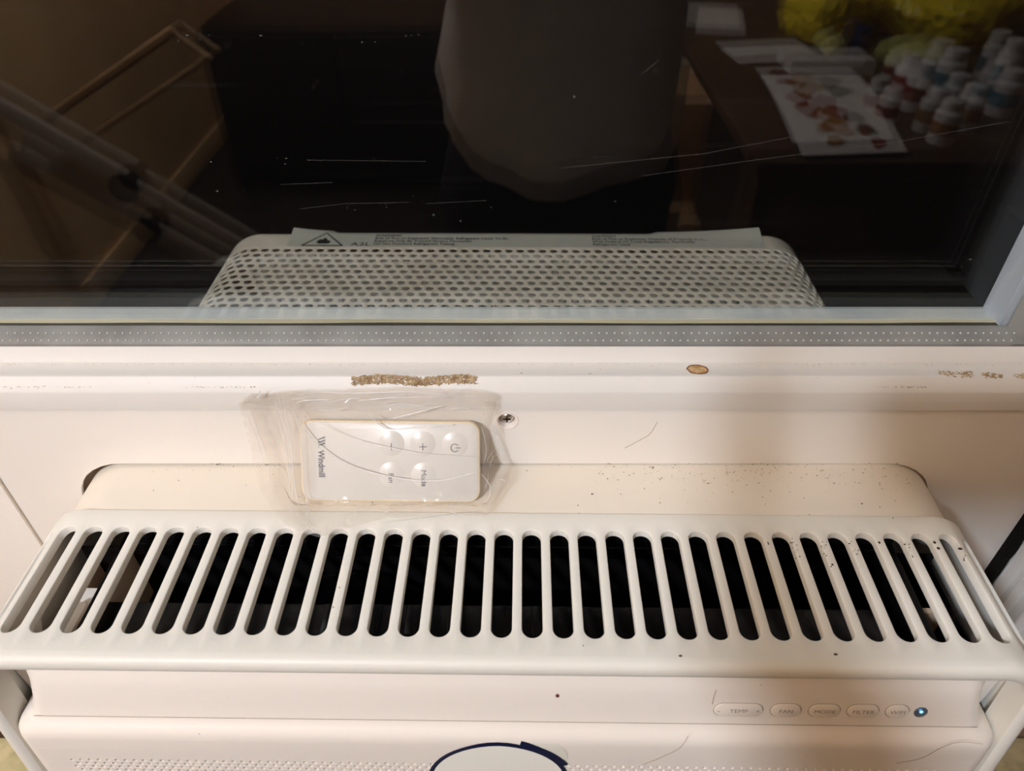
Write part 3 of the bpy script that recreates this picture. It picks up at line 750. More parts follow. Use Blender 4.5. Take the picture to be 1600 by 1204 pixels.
# ================================================================== MARKS ON THE SASH LEDGE
LZ = -255.3
def ledge(u, v):
    p = hit(u, v, (0, .239, 1), .239*308-251.4)
    return p if p.y > 308 else hit(u, v, (0, -1.152, 1), -257.5-1.152*302)
b = MB()
for _ in range(760):
    u = random.uniform(551, 743); p = ledge(u, 594+random.uniform(-6.5, 6.5)+2*math.sin(u*.05)); a = random.choice([0, PI/2, .9, -.9])+random.gauss(0, .25); l = random.uniform(.8, 2.2)
    d = Vector((math.cos(a)*l, math.sin(a)*l*.6, 0)); b.tube([p-d, p+Vector((0, 0, random.uniform(.1, .8))), p+d], random.uniform(.14, .3), 4)
bl = b.build('burlap_residue', M_FIBRE); tag(bl, 'strip of frayed brown burlap fibres stuck on the white sash ledge', 'fibre residue', kind='stuff')
def blot(cx, cy, pts, z, th=.25, s=1): return [(cx+x*s, cy+y*s, -251.4-.239*(cy+y*s-308)+th) for x, y in pts]
cc = ledge(1090, 577.5)
ch = thing('paint_chip_mark', (cc.x, cc.y, LZ), 'tan stain with dark brown rim on the white sash ledge right of centre', 'stain')
sh = [(5.6*math.cos(a)*(1+.12*noise.noise(Vector((math.cos(a)*2, math.sin(a)*2, 1)))), 5.4*math.sin(a)*(1+.2*noise.noise(Vector((math.cos(a)*2, math.sin(a)*2, 5))))) for a in [2*PI*i/26 for i in range(26)]]
b = MB(); b.poly(blot(cc.x, cc.y, sh, LZ, .16)); b.grid([blot(cc.x, cc.y, sh, LZ, .16), blot(cc.x, cc.y, sh, LZ, 0, 1.02)], close_v=True); b.build('stain_centre', M_CHIP, ch)
b = MB(); P = blot(cc.x, cc.y, sh, LZ, .14); b.tube(P+[P[0]], .4, 5, rs=[.35+.3*abs(noise.noise(Vector((i*.7, 0, 0)))) for i in range(27)]); b.build('stain_rim', M_CHIPR, ch)
b = MB()
for _ in range(240):
    u = random.uniform(1466, 1600); v = 583+random.gauss(0, 2.2)+(u-1466)*.035
    if 1520 < u < 1535 or 1566 < u < 1585: continue
    fleck(b, ledge(u, v), random.uniform(.25, .7), .3)
sm = b.build('brown_smear', M_FIBRE); tag(sm, 'broken brown smear at the right end of the white sash ledge', 'smear', kind='stuff')
b = MB()
for _ in range(260):
    u = random.uniform(0, 1600); w_ = random.uniform(1.5, 9); b.tube([ledge(u, 568.4+random.random()*.4), ledge(u+w_, 568.4+random.random()*.4)], random.uniform(.06, .2), 4)
for _ in range(500): fleck(b, ledge(random.uniform(0, 1600), 568.6+abs(random.gauss(0, 1.3))), random.choice([.08, .12, .2, .35]), .4)
for _ in range(90): fleck(b, ledge(random.uniform(0, 1600), random.uniform(570, 604)), random.choice([.08, .12, .2]), .4)
for _ in range(120): fleck(b, ledge(random.choice([random.uniform(290, 400), random.uniform(0, 160), random.uniform(1370, 1450)]), 604.5+random.gauss(0, .6)), random.choice([.15, .3, .4]), .3)
for u, v, r in ((922, 584, .6), (815, 583, .5), (938, 577, .5)): fleck(b, ledge(u, v), r)
tag(b.build('ledge_dirt', M_FIBRE), 'fine brown dirt along the seam of the white sash ledge', 'dirt', kind='stuff')

# ================================================================== THE REMOTE CONTROL (in its bag, leaning on the panel)
RB = hit(611, 783.5, (0, 0, 1), -316.2)            # middle of the lower front edge
ang = math.atan2(41.0, 25.5)
rx = Vector((1, -.006, -.010)).normalized(); rv = Vector((0, math.cos(ang), math.sin(ang))); rn = Vector((0, -math.sin(ang), math.cos(ang)))
RWD, RHT, RTH = 101.0, 46.5, 5.6
def rem(x, y, d=0): return tuple(RB+rx*x+rv*y+rn*d)
rc = thing('remote_control', (RB.x, RB.y+3, -317), 'slim white remote control in a clear plastic bag, lying sideways against the panel', 'remote control')
def rr_ring(ins, r, d):
    return [rem(x, z, d) for x, z in rrect(-RWD/2+ins, RWD/2-ins, ins, RHT-ins, max(.5, r-ins), 7)]
b = MB(); rows = [rr_ring(1.2, 7, -RTH), rr_ring(.3, 7, -RTH+.5), rr_ring(0, 7, -RTH+1.4), rr_ring(0, 7, -1.0), rr_ring(.3, 7, -.35), rr_ring(1.0, 7, 0)]
b.grid(rows, close_v=True); b.poly(rows[0]); b.build('remote_body', M_RSIDE, rc)
b = MB(); rows = [rr_ring(1.0, 7, -.3), rr_ring(1.0, 7, .05), rr_ring(1.25, 7, .22)]; b.grid(rows, close_v=True); b.poly(rows[-1]); b.build('face_plate', M_REMOTE, rc)
def rem_hit(u, v):
    p = hit(u, v, rn, rn.dot(RB)); d = p-RB; return d.dot(rx), d.dot(rv)
for nm, u, v, sgn in (('minus', 613, 692, '-'), ('plus', 662, 692, '+'), ('power', 712, 693, 'P'), ('fan', 612, 741, 'Fan'), ('mode', 663, 741, 'Mode')):
    x, y = rem_hit(u, v)
    b = MB(); b.lathe(rem(x, y, .1), [(7.4, .1), (6.5, .28), (5.2, .66), (3.4, 1.0), (.05, 1.2)], 30, tuple(rn)); k = b.build('key', M_REMOTE, rc)
    b = MB()
    x2, y2 = rem_hit(u, v+4.5)
    if sgn == 'P':
        pts = [rem(x2+2.2*math.cos(a), y2+2.2*math.sin(a), 1.3) for a in [math.radians(35+290*i/20) for i in range(21)]]
        b.tube(pts, .22, 5); b.tube([rem(x2+.3, y2, 1.36), rem(x2+3.1, y2, 1.3)], .22, 5)
    elif sgn in '+-':
        pass
        b.tube([rem(x2, y2-2.0, 1.3), rem(x2, y2+2.0, 1.3)], .22, 5)
        if sgn == '+': b.tube([rem(x2-2.1, y2, 1.3), rem(x2+2.1, y2, 1.3)], .22, 5)
    else:
        b.add_text(sgn, 4.2, lambda a, c: rem(x2-1.4+c, y2-a, 1.32), align='CENTER')
    b.build('lettering', M_INK, k, smooth=0)
# maker's mark and word down the left end, read with the head turned
b = MB()
xw, yt = rem_hit(512, 686)
xa, ya_ = rem_hit(504, 684)
_, yb = rem_hit(504, 749)
f = lambda a, c: rem(xa-2.2+c, ya_+.6-a, .42)
for i in range(3):                                   # slanted strokes of the mark
    a0 = i*1.75; b.poly([f(a0, 4.1), f(a0+.75, 4.1), f(a0+2.2, 0.1), f(a0+1.7, 0.1)])
b.poly([f(5.6, 4.1), f(5.85, 4.1), f(4.5, .1), f(4.25, .1)]); b.poly([f(3.9, 4.1), f(4.1, 4.1), f(2.7, .1), f(2.5, .1)])
b.add_text('.', 4.4, lambda a, c: f(6.0+a, c)); b.add_text('Windmill', 4.9, lambda a, c: f(8.0+a, c), sx=.86, bold=.12)
b.build('maker_lettering', M_INK, rc, smooth=0)

# ------------------------------------------------------------------ the bag
bag = thing('plastic_bag', (-70, 290, -317), 'crumpled clear plastic bag wrapped round the white remote control', 'plastic bag')
def sstep(a, b_, x): t = min(1, max(0, (x-a)/(b_-a))); return t*t*(3-2*t)
on_rem = [(301, -252), (299.5, -262), (297.0, -270), (295, -277.5), (286.2, -294), (275.2, -312), (270.5, -315.6), (262, -316.4), (246, -316.6)]
off_rem = [(301, -254), (303, -264), (303.5, -275), (303, -288), (301, -300), (296, -309), (285, -314.5), (272, -316.2), (246, -316.6)]
def path(L, a):
    a = max(0, min(.9999, a))*(len(L)-1); i = int(a); f_ = a-i
    y, z = L[i][0]*(1-f_)+L[i+1][0]*f_, L[i][1]*(1-f_)+L[i+1][1]*f_
    dy, dz = L[i+1][0]-L[i][0], L[i+1][1]-L[i][1]; l = math.hypot(dy, dz)
    return y, z, dz/l, -dy/l            # point + outward normal (towards room / up)
endx = [(-150, .60), (-143, .80), (-134, .90), (-104, .985), (-88, .94), (-70, .89), (-40, .865), (-10, .85), (0, .80), (4, .7)]
topx = [(-150, .12), (-140, 0.02), (-120, .03), (-60, 0.0), (-20, .02), (-8, .03), (-2, .16), (4, .4)]
def lin(L, x):
    if x <= L[0][0]: return L[0][1]
    for (a, p), (c, q) in zip(L, L[1:]):
        if x <= c: return p+(q-p)*(x-a)/(c-a)
    return L[-1][1]
def bagpt(x, v, lift=0.0, seed=0.0):
    k = sstep(-134, -120, x)*(1-sstep(-15, -6, x))
    a = lin(topx, x)*(1-v)+lin(endx, x)*v
    y0, z0, ny0, nz0 = path(off_rem, a); y1, z1, ny1, nz1 = path(on_rem, a)
    y, z = y0*(1-k)+y1*k, z0*(1-k)+z1*k; ny, nz = ny0*(1-k)+ny1*k, nz0*(1-k)+nz1*k
    nl = math.hypot(ny, nz) or 1; ny /= nl; nz /= nl
    if ny > 0 and nz < 0: ny, nz = -ny, -nz
    q = Vector((x*.045, a*3.2, seed))
    w = 1.6*noise.noise(q)+.9*(.5-abs(noise.noise(Vector((x*.11+seed, a*9, 7)))))*2+.35*noise.noise(Vector((x*.35, a*22, 3)))
    on = 1 if .38 < a < .72 else 1.6
    d = max(.15, .8+w*on*.75+lift)
    return Vector((x, y+ny*d, max(-316.9, z+nz*d)))
REDGE = [(0, -6), (.15, -7), (.3, -11), (.5, -13), (.62, -10), (.78, -1), (.9, -1), (1, -8)]
def sheet(nx, nv, x0, x1, v0, v1, lift, seed, edge=None):
    b = MB(); rows = []
    for i in range(nx+1):
        rows.append([bagpt(x0+((x1 if x1 < -20 else lin(REDGE, v0+(v1-v0)*j/nv))-x0)*i/nx+(1.2*noise.noise(Vector((j*.17, seed, 9))) if i in (0, nx) else 0), v0+(v1-v0)*j/nv, lift, seed) for j in range(nv+1)])
    b.grid(rows); return b
sheet(110, 70, -150, 4, 0, 1, 0.6, 1.3).build('bag_front', M_BAG, bag, smooth=180)
sheet(36, 60, -150, -112, 0, 1, 2.0, 6.1).build('folded_end', M_SEAM, bag, smooth=180)
sheet(90, 12, -148, 2, 0, .16, 1.6, 9.9).build('gathered_top', M_SEAM, bag, smooth=180)
sheet(16, 30, -16, 4, .1, 1, 1.6, 4.2).build('bag_corner', M_SEAM, bag, smooth=180)
# highlights along the bag's creases, drawn as thin white tubes across its front
def surf_hit(u, v, d=3.2): return hit(u, v, rn, rn.dot(RB)+d)
def spl(P, n=8):
    Q = []
    for i in range(len(P)-1):
        p0, p1, p2, p3 = P[max(i-1, 0)], P[i], P[i+1], P[min(i+2, len(P)-1)]
        for j in range(n):
            t = j/n; Q.append(.5*((2*p1)+(-p0+p2)*t+(2*p0-5*p1+4*p2-p3)*t*t+(-p0+3*p1-3*p2+p3)*t**3))
    return Q+[P[-1]]
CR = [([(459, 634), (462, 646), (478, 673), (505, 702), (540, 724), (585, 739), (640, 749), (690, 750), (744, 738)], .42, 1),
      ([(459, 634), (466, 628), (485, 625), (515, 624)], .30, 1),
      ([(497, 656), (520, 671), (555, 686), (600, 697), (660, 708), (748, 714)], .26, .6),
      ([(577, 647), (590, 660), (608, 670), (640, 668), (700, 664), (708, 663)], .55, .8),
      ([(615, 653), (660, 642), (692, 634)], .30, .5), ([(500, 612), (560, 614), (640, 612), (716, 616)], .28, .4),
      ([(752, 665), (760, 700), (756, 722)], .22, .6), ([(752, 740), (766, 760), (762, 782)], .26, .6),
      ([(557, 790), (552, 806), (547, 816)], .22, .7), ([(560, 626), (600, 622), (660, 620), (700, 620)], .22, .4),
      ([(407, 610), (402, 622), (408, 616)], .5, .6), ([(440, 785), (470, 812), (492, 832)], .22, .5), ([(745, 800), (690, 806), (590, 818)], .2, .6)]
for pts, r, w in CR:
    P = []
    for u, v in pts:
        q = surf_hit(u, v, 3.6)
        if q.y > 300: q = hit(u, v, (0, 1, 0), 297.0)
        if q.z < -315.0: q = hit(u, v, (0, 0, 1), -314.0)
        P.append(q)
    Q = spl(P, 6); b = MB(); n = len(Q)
    b.tube(Q, r, 6, rs=[r*.72*(.25+.75*math.sin(PI*min(1, max(0, (i+.5)/n)))**.6) for i in range(n)]); b.build('crease_glint', M_GLINT, bag)

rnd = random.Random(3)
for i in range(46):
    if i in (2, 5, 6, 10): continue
    if i < 12:                     # long highlight lines drawn on the folds of the sealed left end
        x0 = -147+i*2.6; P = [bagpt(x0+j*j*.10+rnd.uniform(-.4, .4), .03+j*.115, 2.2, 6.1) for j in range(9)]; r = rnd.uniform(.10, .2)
    elif i < 30:                   # short highlight lines drawn in the gathered top
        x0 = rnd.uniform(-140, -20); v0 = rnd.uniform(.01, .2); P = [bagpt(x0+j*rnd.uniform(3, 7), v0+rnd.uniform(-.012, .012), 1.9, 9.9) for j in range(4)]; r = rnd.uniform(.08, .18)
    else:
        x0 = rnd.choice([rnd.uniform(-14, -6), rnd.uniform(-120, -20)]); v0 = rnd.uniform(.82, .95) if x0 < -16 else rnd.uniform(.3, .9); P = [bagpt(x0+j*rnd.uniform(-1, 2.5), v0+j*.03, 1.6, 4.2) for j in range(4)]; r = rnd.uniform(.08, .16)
    Q = spl(P, 5); b = MB(); b.tube(Q, r, 5, rs=[r*(.2+.8*math.sin(PI*(k+.5)/len(Q))) for k in range(len(Q))]); b.build('crease_glint', M_GLINT, bag)

# ================================================================== THE ROOM BEHIND THE CAMERA (seen as reflections)
# ceiling lamp body
def lamp_body(pos, label, top):
    t = thing('pendant_lamp', pos, label, 'lamp')
    b = MB(); b.lathe((pos[0], pos[1], pos[2]+12), [(60, 0), (120, 40), (125, 90), (60, 140), (10, 150)], 24); b.build('lamp_shade', M_SHADE, t)
    b = MB(); b.tube([(pos[0], pos[1], pos[2]+150), (pos[0], pos[1], top)], 5, 8); b.build('rod', M_STEEL, t)
lamp_body((LAMP_POS[0], LAMP_POS[1], LAMP_POS[2]+75), 'pendant lamp hanging behind and left of the photographer', CZ)

# table with its clutter
TZ = -550
t = thing('table', (1000, -1250, FZ), 'brown wooden table behind the photographer, heaped with yellow bags and bottles', 'table')
b = MB(); b.box(455, 1650, -2000, -625, TZ-28, TZ, 4); b.build('table_top', M_TABLE, t)
for x in (500, 1600):
    for y in (-1950, -680):
        b = MB(); b.box(x-28, x+28, y-28, y+28, FZ, TZ-28, 4); b.build('leg', M_TABLE, t)
b = MB(); b.box(520, 1580, -670, -650, TZ-100, TZ-28, 2); b.build('apron', M_TABLE, t)
def crumple(name, c, r, sc, m, label, seed, group=None, n=28):
    b = MB(); rows = []
    for i in range(n+1):
        th = PI*i/n; row = []
        for j in range(2*n):
            ph = PI*j/n; d = Vector((math.sin(th)*math.cos(ph), math.sin(th)*math.sin(ph), math.cos(th)))
            k = r*(1+.35*noise.noise(d*1.6+Vector((seed, 0, 0)))+.22*abs(noise.noise(d*4+Vector((seed, 5, 0)))))
            p = Vector((d.x*sc[0], d.y*sc[1], d.z*sc[2]))*k
            row.append((c[0]+p.x, c[1]+p.y, max(TZ+.5, c[2]+p.z)))
        rows.append(row)
    b.grid(rows, close_v=True); tag(b.build(name, m, smooth=25), label, 'plastic bag', group)
crumple('yellow_bag', (865, -1490, TZ+60), 122, (1.0, .9, .8), M_YEL, 'crumpled bright yellow plastic bag on the table, left of the pair', 1.0)
crumple('yellow_bag', (1180, -1440, TZ+70), 148, (1.0, .85, .75), M_YEL, 'larger crumpled yellow plastic bag on the table, right of the pair', 4.0)
crumple('pale_yellow_bag', (995, -1190, TZ+22), 64, (1.3, .7, .5), M_YELG, 'pale yellow green plastic bag in front of the brighter yellow bags', 8.0)
crumple('clear_yellow_bag', (812, -1285, TZ+20), 34, (.8, .9, .8), M_YELG, 'small pale bag leaning on the left yellow bag', 11.0)
# folded flyer
fl = thing('flyer', (680, -880, TZ), 'folded food flyer hanging over the front corner of the table', 'flyer')
A, B_, C_, D_ = Vector((590, -1122, TZ+3)), Vector((824, -1122, TZ+3)), Vector((737, -650, TZ+10)), Vector((536, -632, TZ+10))
def flp(u, v, d=0): 
    p = (A*(1-u)+B_*u)*(1-v)+(D_*(1-u)+C_*u)*v; return (p.x, p.y, p.z+8*abs(math.sin(v*PI))+d)
b = MB(); b.grid([[flp(i/8, j/12) for j in range(13)] for i in range(9)]); b.grid([[flp(i/8, j/12, -1.5) for j in range(13)] for i in range(9)]); b.build('sheet', M_PAPER, fl)
for i, (u, v, r, m) in enumerate(((.2, .12, .10, M_REDP), (.4, .22, .13, M_ORANGE), (.65, .3, .12, M_GREEN), (.25, .55, .12, M_REDP), (.5, .6, .12, M_REDP), (.45, .75, .14, M_ORANGE), (.7, .78, .1, M_GREEN), (.35, .88, .08, M_ORANGE), (.75, .92, .07, M_REDP), (.3, .33, .1, M_CARD))):
    b = MB(); b.poly([flp(u+r*math.cos(a)*(1+.3*math.sin(3*a+i)), v+r*.7*math.sin(a)*(1+.2*math.cos(2*a+i)), 1.5+i*.15) for a in [2*PI*q/14 for q in range(14)]]); b.build('printed_picture', m, fl)
# papers and notebooks
for i, (x, y, w_, d_, a, m, lb) in enumerate(((570, -1600, 180, 240, .2, M_PAPER, 'white ruled paper pad at the back left of the table'), (660, -1290, 220, 130, -.15, M_PAPER, 'white envelope in front of the paper pad'), (760, -1160, 200, 50, .0, M_WHITE, 'flat white carton behind the flyer'))):
    b = MB(); P = [Vector((sx*w_/2, sy*d_/2, 0)) for sx, sy in ((-1, -1), (1, -1), (1, 1), (-1, 1))]; R = Matrix.Rotation(a, 3, 'Z')
    P = [R @ p+Vector((x, y, TZ+.5)) for p in P]; hgt = (14, 4, 30)[i]
    top = [(p.x, p.y, p.z+hgt) for p in P]; bot = [tuple(p) for p in P]
    b.poly(top); b.poly(bot[::-1]); b.grid([bot, top], close_v=True)
    o = tag(b.build('paper_pad' if i == 0 else ('envelope' if i == 1 else 'carton'), m, smooth=0), lb, 'paper' if i < 2 else 'carton')
bx = MB(); bx.box(862, 892, -1310, -1270, TZ, TZ+70, 4); tag(bx.build('navy_box', M_NAVYB), 'small navy box between the papers and the yellow bags', 'box')
# bottles
bt_spots = [(760, -820, 70, 22, M_WHITE, M_REDP, 'white pill bottle with a red band beside the flyer'), (850, -900, 95, 26, M_WHITE, M_REDP, 'taller white bottle with a red band, middle of the table'),
            (905, -790, 85, 26, M_WHITE, M_ORANGE, 'white bottle with an orange band near the table front'), (830, -720, 80, 25, M_WHITE, M_ORANGE, 'white bottle with orange band at the front edge of the table'),
            (950, -980, 100, 30, M_WHITE, M_BLUE, 'white bottle with a blue band behind the others'), (1020, -870, 90, 28, M_WHITE, M_BLUE, 'stout white bottle with blue band right of centre'),
            (1090, -1010, 110, 26, M_WHITE, M_BLUE, 'tall white bottle with blue band at the right of the table'), (900, -1040, 60, 34, M_WHITE, M_REDP, 'squat white jar behind the pill bottles')]
for x, y, h, r, m1, m2, lb in bt_spots:
    t = thing('bottle', (x, y, TZ), lb, 'bottle', 'bottles on the table')
    b = MB(); b.lathe((x, y, TZ+.3), [(.1, 0), (r*.95, 0), (r, 3), (r, h*.72), (r*.7, h*.84), (r*.62, h*.86), (.1, h*.86)], 20); b.build('bottle_body', m1, t)
    b = MB(); b.lathe((x, y, TZ+h*.25), [(r+.4, 0), (r+.5, h*.3)], 20); b.build('label_band', m2, t)
    b = MB(); b.lathe((x, y, TZ+h*.80), [(r*.8, 0), (r*.8, h*.2), (r*.7, h*.22), (.1, h*.22)], 20); b.build('cap', M_WHITE, t)
b = MB(); b.box(1290, 1470, -1200, -1090, TZ, TZ+36, 3); tag(b.build('cardboard_piece', M_CARD), 'flat cardboard carton at the right end of the table', 'carton')
b = MB(); b.tube(spl([Vector((1120, -610, TZ-20)), Vector((1040, -600, TZ-60)), Vector((1010, -600, TZ-200)), Vector((1000, -600, TZ-350)), Vector((1060, -600, FZ+8))], 8), 4, 8); tag(b.build('white_cable', M_WHITE), 'white cable hanging off the front edge of the table', 'cable')
# cardboard boxes left of the table
for x0, x1, y0, y1, z0, z1, lb in ((330, 450, -1500, -900, FZ, -820, 'brown cardboard box on the floor left of the table'), (335, 445, -1450, -960, -819.5, -560, 'brown cardboard box on top of the floor box')):
    t = thing('cardboard_box', ((x0+x1)/2, (y0+y1)/2, z0), lb, 'box'); b = MB(); b.box(x0, x1, y0, y1, z0, z1, 2); b.build('carton', M_CARD, t)
    b = MB(); b.box(x0-1, x1+1, (y0+y1)/2-25, (y0+y1)/2+25, z1-60, z1+1); b.build('packing_tape', M_INBEIGE, t)
# low dark cabinet at the back
t = thing('low_cabinet', (-350, -2250, FZ), 'low black brown cabinet reflected left of the photographer', 'cabinet')
b = MB(); b.box(-1080, 320, -2500, -2000, FZ+60, FZ+600, 4); b.build('cabinet_body', M_DARKWOOD, t)
for i in range(3):
    b = MB(); b.box(-1070+i*463, -625+i*463, -2000, -1984, FZ+90, FZ+585, 3); d = b.build('door', M_DARKWOOD, t)
    b = MB(); b.lathe((-700+i*463, -1984, FZ+420), [(8, 0), (8, 14), (.1, 16)], 12, (0, 1, 0)); b.build('knob', M_STEEL, d)
for x in (-1050, 290):
    for y in (-2480, -2020):
        b = MB(); b.box(x-20, x+20, y-20, y+20, FZ, FZ+60); b.build('leg', M_DARKWOOD, t)
# grey folding stand leaning at the left
t = thing('folding_stand', (-700, -1100, FZ), 'grey folding stand with two broad rails and black hinges, leaning left of the photographer', 'stand')
def bar(b, p, q, w_, th):
    p, q = Vector(p), Vector(q); d = (q-p).normalized(); n = Vector((0, 1, 0)); s_ = d.cross(n).normalized()
    rows = [[c+s_*(sx*w_/2)+n*(sy*th/2) for sx, sy in ((-1, -.6), (-.8, -1), (.8, -1), (1, -.6), (1, .6), (.8, 1), (-.8, 1), (-1, .6))] for c in (p, p+(q-p)*.5, q)]
    b.grid(rows, close_v=True); b.poly(rows[0]); b.poly(rows[-1])
ra1, ra2 = Vector((-1280, -1100, -600)), Vector((-430, -1100, -1240))
dd = (ra2-ra1)
o1 = Vector((-5, -45, -145))
for off, fe in ((Vector((0, 0, 0)), 1.0), (o1, .76)):
    b = MB(); bar(b, ra1+off, ra1+off+dd*.33, 84, 24); b.build('rail', M_STAND, t)
    b = MB(); bar(b, ra1+off+dd*.345, ra1+off+dd*fe, 66, 18); b.build('rail', M_STAND, t)
    c = ra1+dd*.335+off; b = MB(); b.lathe((c.x, c.y-18, c.z), [(.1, 0), (38, 0), (38, 36), (.1, 36)], 16, (0, 1, 0)); b.build('hinge', M_HINGE, t)
b = MB(); b.tube([(-1150, -1120, -655), (-770, -1120, -448)], 13, 8); b.build('brace_tube', M_TUBE, t)
b = MB(); b.tube([(-1120, -1120, -735), (-700, -1120, -505)], 8, 8); b.build('brace_tube', M_TUBE, t)
b = MB(); b.tube([(-776, -1120, -451), (-706, -1120, -508)], 9, 8); b.build('brace_tube', M_TUBE, t)

# ------------------------------------------------------------------ the photographer
PX, PY = 75, -400
pr = thing('person', (PX, PY, FZ), 'person in a loose grey t-shirt and dark trousers holding up a phone to photograph', 'person')
def skin_body(name, nodes, edges, m, parent, sub=2):
    me = bpy.data.meshes.new(name); base = Vector(parent['_b'])
    me.from_pydata([tuple((Vector(p)-base)/1000) for p, r in nodes], edges, [])
    o = bpy.data.objects.new(name, me); COL.objects.link(o)
    sk = o.modifiers.new('skin', 'SKIN'); sb = o.modifiers.new('sub', 'SUBSURF'); sb.levels = sub; sb.render_levels = sub
    for i, (p, r) in enumerate(nodes):
        sv = me.skin_vertices[0].data[i]; rr_ = r if isinstance(r, tuple) else (r, r); sv.radius = (rr_[0]/1000, rr_[1]/1000); sv.use_root = (i == 0)
    dg = bpy.context.evaluated_depsgraph_get(); nm = bpy.data.meshes.new_from_object(o.evaluated_get(dg))
    o.modifiers.clear(); o.data = nm; nm.materials.clear(); nm.materials.append(m)
    nm.polygons.foreach_set('use_smooth', [True]*len(nm.polygons)); o.parent = parent; o['_b'] = tuple(base); return o
sh_z = 1400-H
N = [((PX, PY, 900-H), (135, 95)), ((PX, PY, 1080-H), (125, 85)), ((PX, PY, 1270-H), (150, 100)), ((PX, PY+5, 1400-H), (120, 75)), ((PX, PY+15, 1470-H), 52), ((PX, PY+35, 1530-H), 52),
     ((PX, PY+40, 1600-H), (72, 88)), ((PX, PY+40, 1670-H), (76, 92)), ((PX, PY+30, 1715-H), (55, 65)),
     ((PX-175, PY, 1390-H), 50), ((PX-235, PY+60, 1150-H), 42), ((PX-120, PY+285, 1195-H), 32), ((-95, -55, -10), 24),
     ((PX+175, PY, 1390-H), 50), ((PX+245, PY+60, 1150-H), 42), ((PX+170, PY+285, 1190-H), 32), ((178, -55, -20), 24),
     ((PX-90, PY, 830-H), (88, 88)), ((PX-95, PY+10, 480-H), 58), ((PX-95, PY-15, 100-H), 40), ((PX-100, PY+120, 35-H), 34),
     ((PX+90, PY, 830-H), (88, 88)), ((PX+95, PY+10, 480-H), 58), ((PX+95, PY-15, 100-H), 40), ((PX+100, PY+120, 35-H), 34)]
Ed = [(0, 1), (1, 2), (2, 3), (3, 4), (4, 5), (5, 6), (6, 7), (7, 8), (3, 9), (9, 10), (10, 11), (11, 12), (3, 13), (13, 14), (14, 15), (15, 16), (0, 17), (17, 18), (18, 19), (19, 20), (0, 21), (21, 22), (22, 23), (23, 24)]
skin_body('body', N, Ed, M_SKIN, pr)
# hands: palm plus five fingers closing on the phone
def hand(wr, sg, parent):
    wr = Vector(wr); fw = Vector((-.25*sg, .72, .35)).normalized(); side = Vector((.2*sg, -.4, .85)).normalized()
    palm = wr+fw*38
    nodes = [(palm, (20, 12)), (wr, (19, 15))]; edges = [(0, 1)]
    for i, L in enumerate((52, 58, 54, 44)):
        k = len(nodes); base_ = palm+fw*10+side*(-16+11*i); a = base_+fw*(L*.36); c = a+(fw*.4+Vector((-sg*.8, .15, 0)))*L*.3; d = c+Vector((-sg*.95, -.2, 0))*L*.24
        nodes += [(base_, 9), (a, 8.5), (c, 8), (d, 7)]; edges += [(0, k), (k, k+1), (k+1, k+2), (k+2, k+3)]
    k = len(nodes); a = palm-fw*14-side*16; nodes += [(a, 11), (a-side*18+fw*14, 10), (a-side*24+fw*34, 8.5)]; edges += [(0, k), (k, k+1), (k+1, k+2)]
    skin_body('hand', nodes, edges, M_SKIN, parent, 2)
PHN = Vector((0, C40, -S40)); PHU = Vector((0, S40, C40))
hand((-92, -55, -18), -1, pr); hand((178, -55, -28), 1, pr)
# clothes
def rings(b, L, n=36, wob=0.0, seed=0):
    rows = []
    for (x, y, z, a, c) in L:
        rows.append([(x+a*math.cos(2*PI*j/n)*(1+wob*noise.noise(Vector((math.cos(2*PI*j/n)*2, math.sin(2*PI*j/n)*2+seed, z*.012)))), y+c*math.sin(2*PI*j/n)*(1+wob*noise.noise(Vector((math.cos(2*PI*j/n)*2, math.sin(2*PI*j/n)*2+seed, z*.012+9)))), z+(10*math.sin(2*PI*j/n*2) if z == L[0][2] else 0)) for j in range(n)])
    b.grid(rows, close_v=True)
b = MB(); rings(b, [(PX, PY+15, 815-H, 120, 110), (PX, PY+12, 845-H, 158, 138), (PX, PY+10, 880-H, 172, 146), (PX, PY+8, 960-H, 170, 140), (PX, PY+5, 1060-H, 166, 130), (PX, PY+3, 1180-H, 172, 126), (PX, PY, 1300-H, 182, 122), (PX, PY, 1380-H, 176, 104), (PX, PY+4, 1425-H, 130, 82), (PX, PY+8, 1452-H, 78, 64), (PX, PY+10, 1462-H, 62, 58)], 40, .2)
for sg in (-1, 1):
    e = Vector((PX+sg*240, PY+60, 1150-H)); s0 = Vector((PX+sg*150, PY, 1395-H)); b.tube([s0, s0+(e-s0)*.35, s0+(e-s0)*.75], 66, 16, cap=False, rs=[72, 66, 64])
tag(b.build('t_shirt', M_SHIRT, pr, smooth=180), label='loose grey t-shirt')
b = MB()
for sg in (-1, 1): rings(b, [(PX+sg*95, PY-12, 70-H, 62, 66), (PX+sg*95, PY, 300-H, 72, 74), (PX+sg*93, PY+6, 520-H, 84, 84), (PX+sg*88, PY, 760-H, 104, 110), (PX+sg*60, PY, 900-H, 100, 112), (PX+sg*40, PY, 960-H, 96, 104)], 24, .08, sg)
b.build('trousers', M_PANTS, pr, smooth=180)
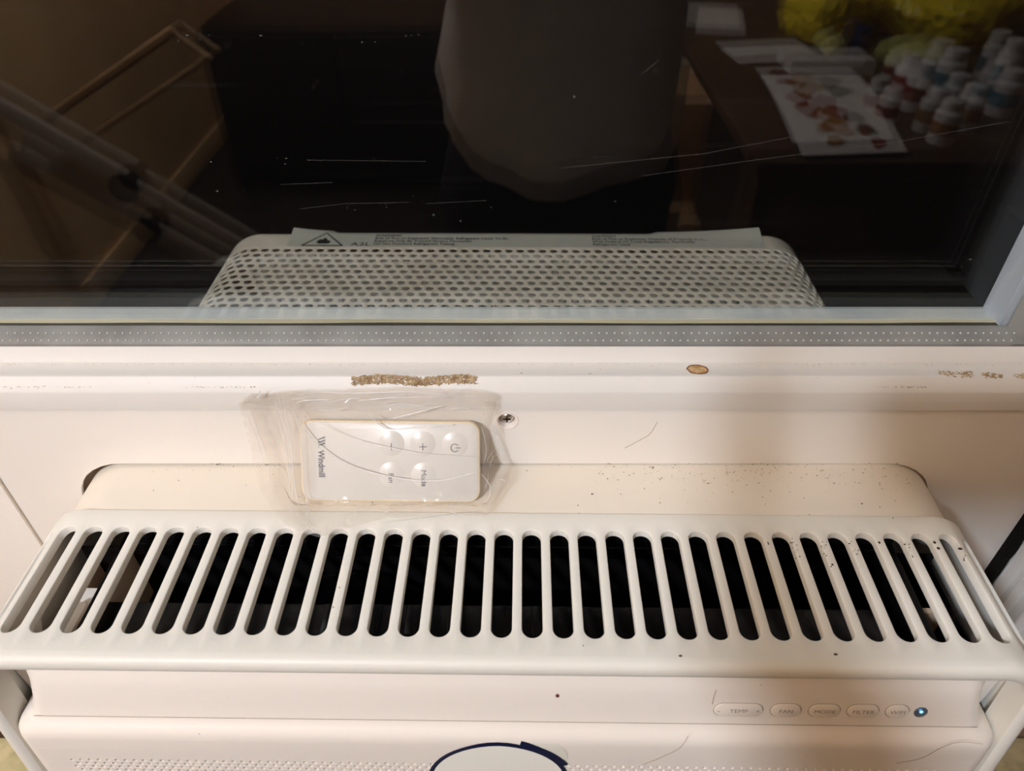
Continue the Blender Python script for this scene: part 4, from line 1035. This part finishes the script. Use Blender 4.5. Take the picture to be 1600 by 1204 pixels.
for sg in (-1, 1):
    b = MB(); rings(b, [(PX+sg*98, PY+45, 1-H, 46, 130), (PX+sg*98, PY+45, 25-H, 50, 134), (PX+sg*98, PY+25, 60-H, 46, 104), (PX+sg*97, PY-10, 95-H, 40, 56)], 20); b.build('shoe', M_DARKWOOD, pr, smooth=180)
b = MB(); rows = []
HC = Vector((PX, PY+40, 1650-H))
for i in range(13):
    th = PI*.62*i/12; rows.append([(HC.x+86*math.sin(th)*math.cos(2*PI*j/24), HC.y-10+104*math.sin(th)*math.sin(2*PI*j/24)*(1 if math.sin(2*PI*j/24) < 0 or th < .9 else .86), HC.z+14+98*math.cos(th)+(42*max(0, math.sin(2*PI*j/24))*max(0, th-.9))) for j in range(24)])
b.grid(rows, close_v=True); b.build('hair', M_HAIRP, pr, smooth=180)
for sg in (-1, 1):
    b = MB(); b.blob((HC.x+sg*31, HC.y+88, 1622-H), 12, 8); b.build('eye', M_EYE, pr)
    b = MB(); b.blob((HC.x+sg*31, HC.y+98, 1621-H), 5, 6); b.build('pupil', M_HINGE, pr)
    b = MB(); b.blob((HC.x+sg*80, HC.y, 1612-H), 26, 8, (.35, .6, 1)); b.build('ear', M_SKIN, pr)
b = MB(); b.blob((HC.x, HC.y+104, 1592-H), 17, 8, (.8, 1, 1.3)); b.build('nose', M_SKIN, pr)
b = MB(); b.blob((HC.x, HC.y+92, 1556-H), 22, 8, (1, .4, .3)); b.build('mouth', M_REDP, pr)
# the phone: just behind the lens plane
ph = thing('phone', (60, -6, -10), 'black phone held level in both hands of the photographer', 'phone')
b = MB(); OFF = -4.0
def phn(x, u, d): return tuple(Vector((x, 0, 0))+PHU*u+PHN*(OFF-d))
def pring(ins, d): return [phn(x, z, d) for x, z in rrect(-35+ins, 135-ins, -60+ins, 16-ins, max(1, 10-ins), 6)]
rows = [pring(2, 0), pring(0, 2), pring(0, 6.5), pring(2, 8.5)]; b.grid(rows, close_v=True); b.poly(rows[0]); b.poly(rows[-1]); b.build('phone_case', M_PHONE, ph)
b = MB(); b.poly([phn(x, z, 8.7) for x, z in rrect(-31, 131, -56, 12, 7, 5)]); b.build('phone_screen', M_GLOSS, ph)

for o in list(SC.objects):
    if '_b' in o: del o['_b']
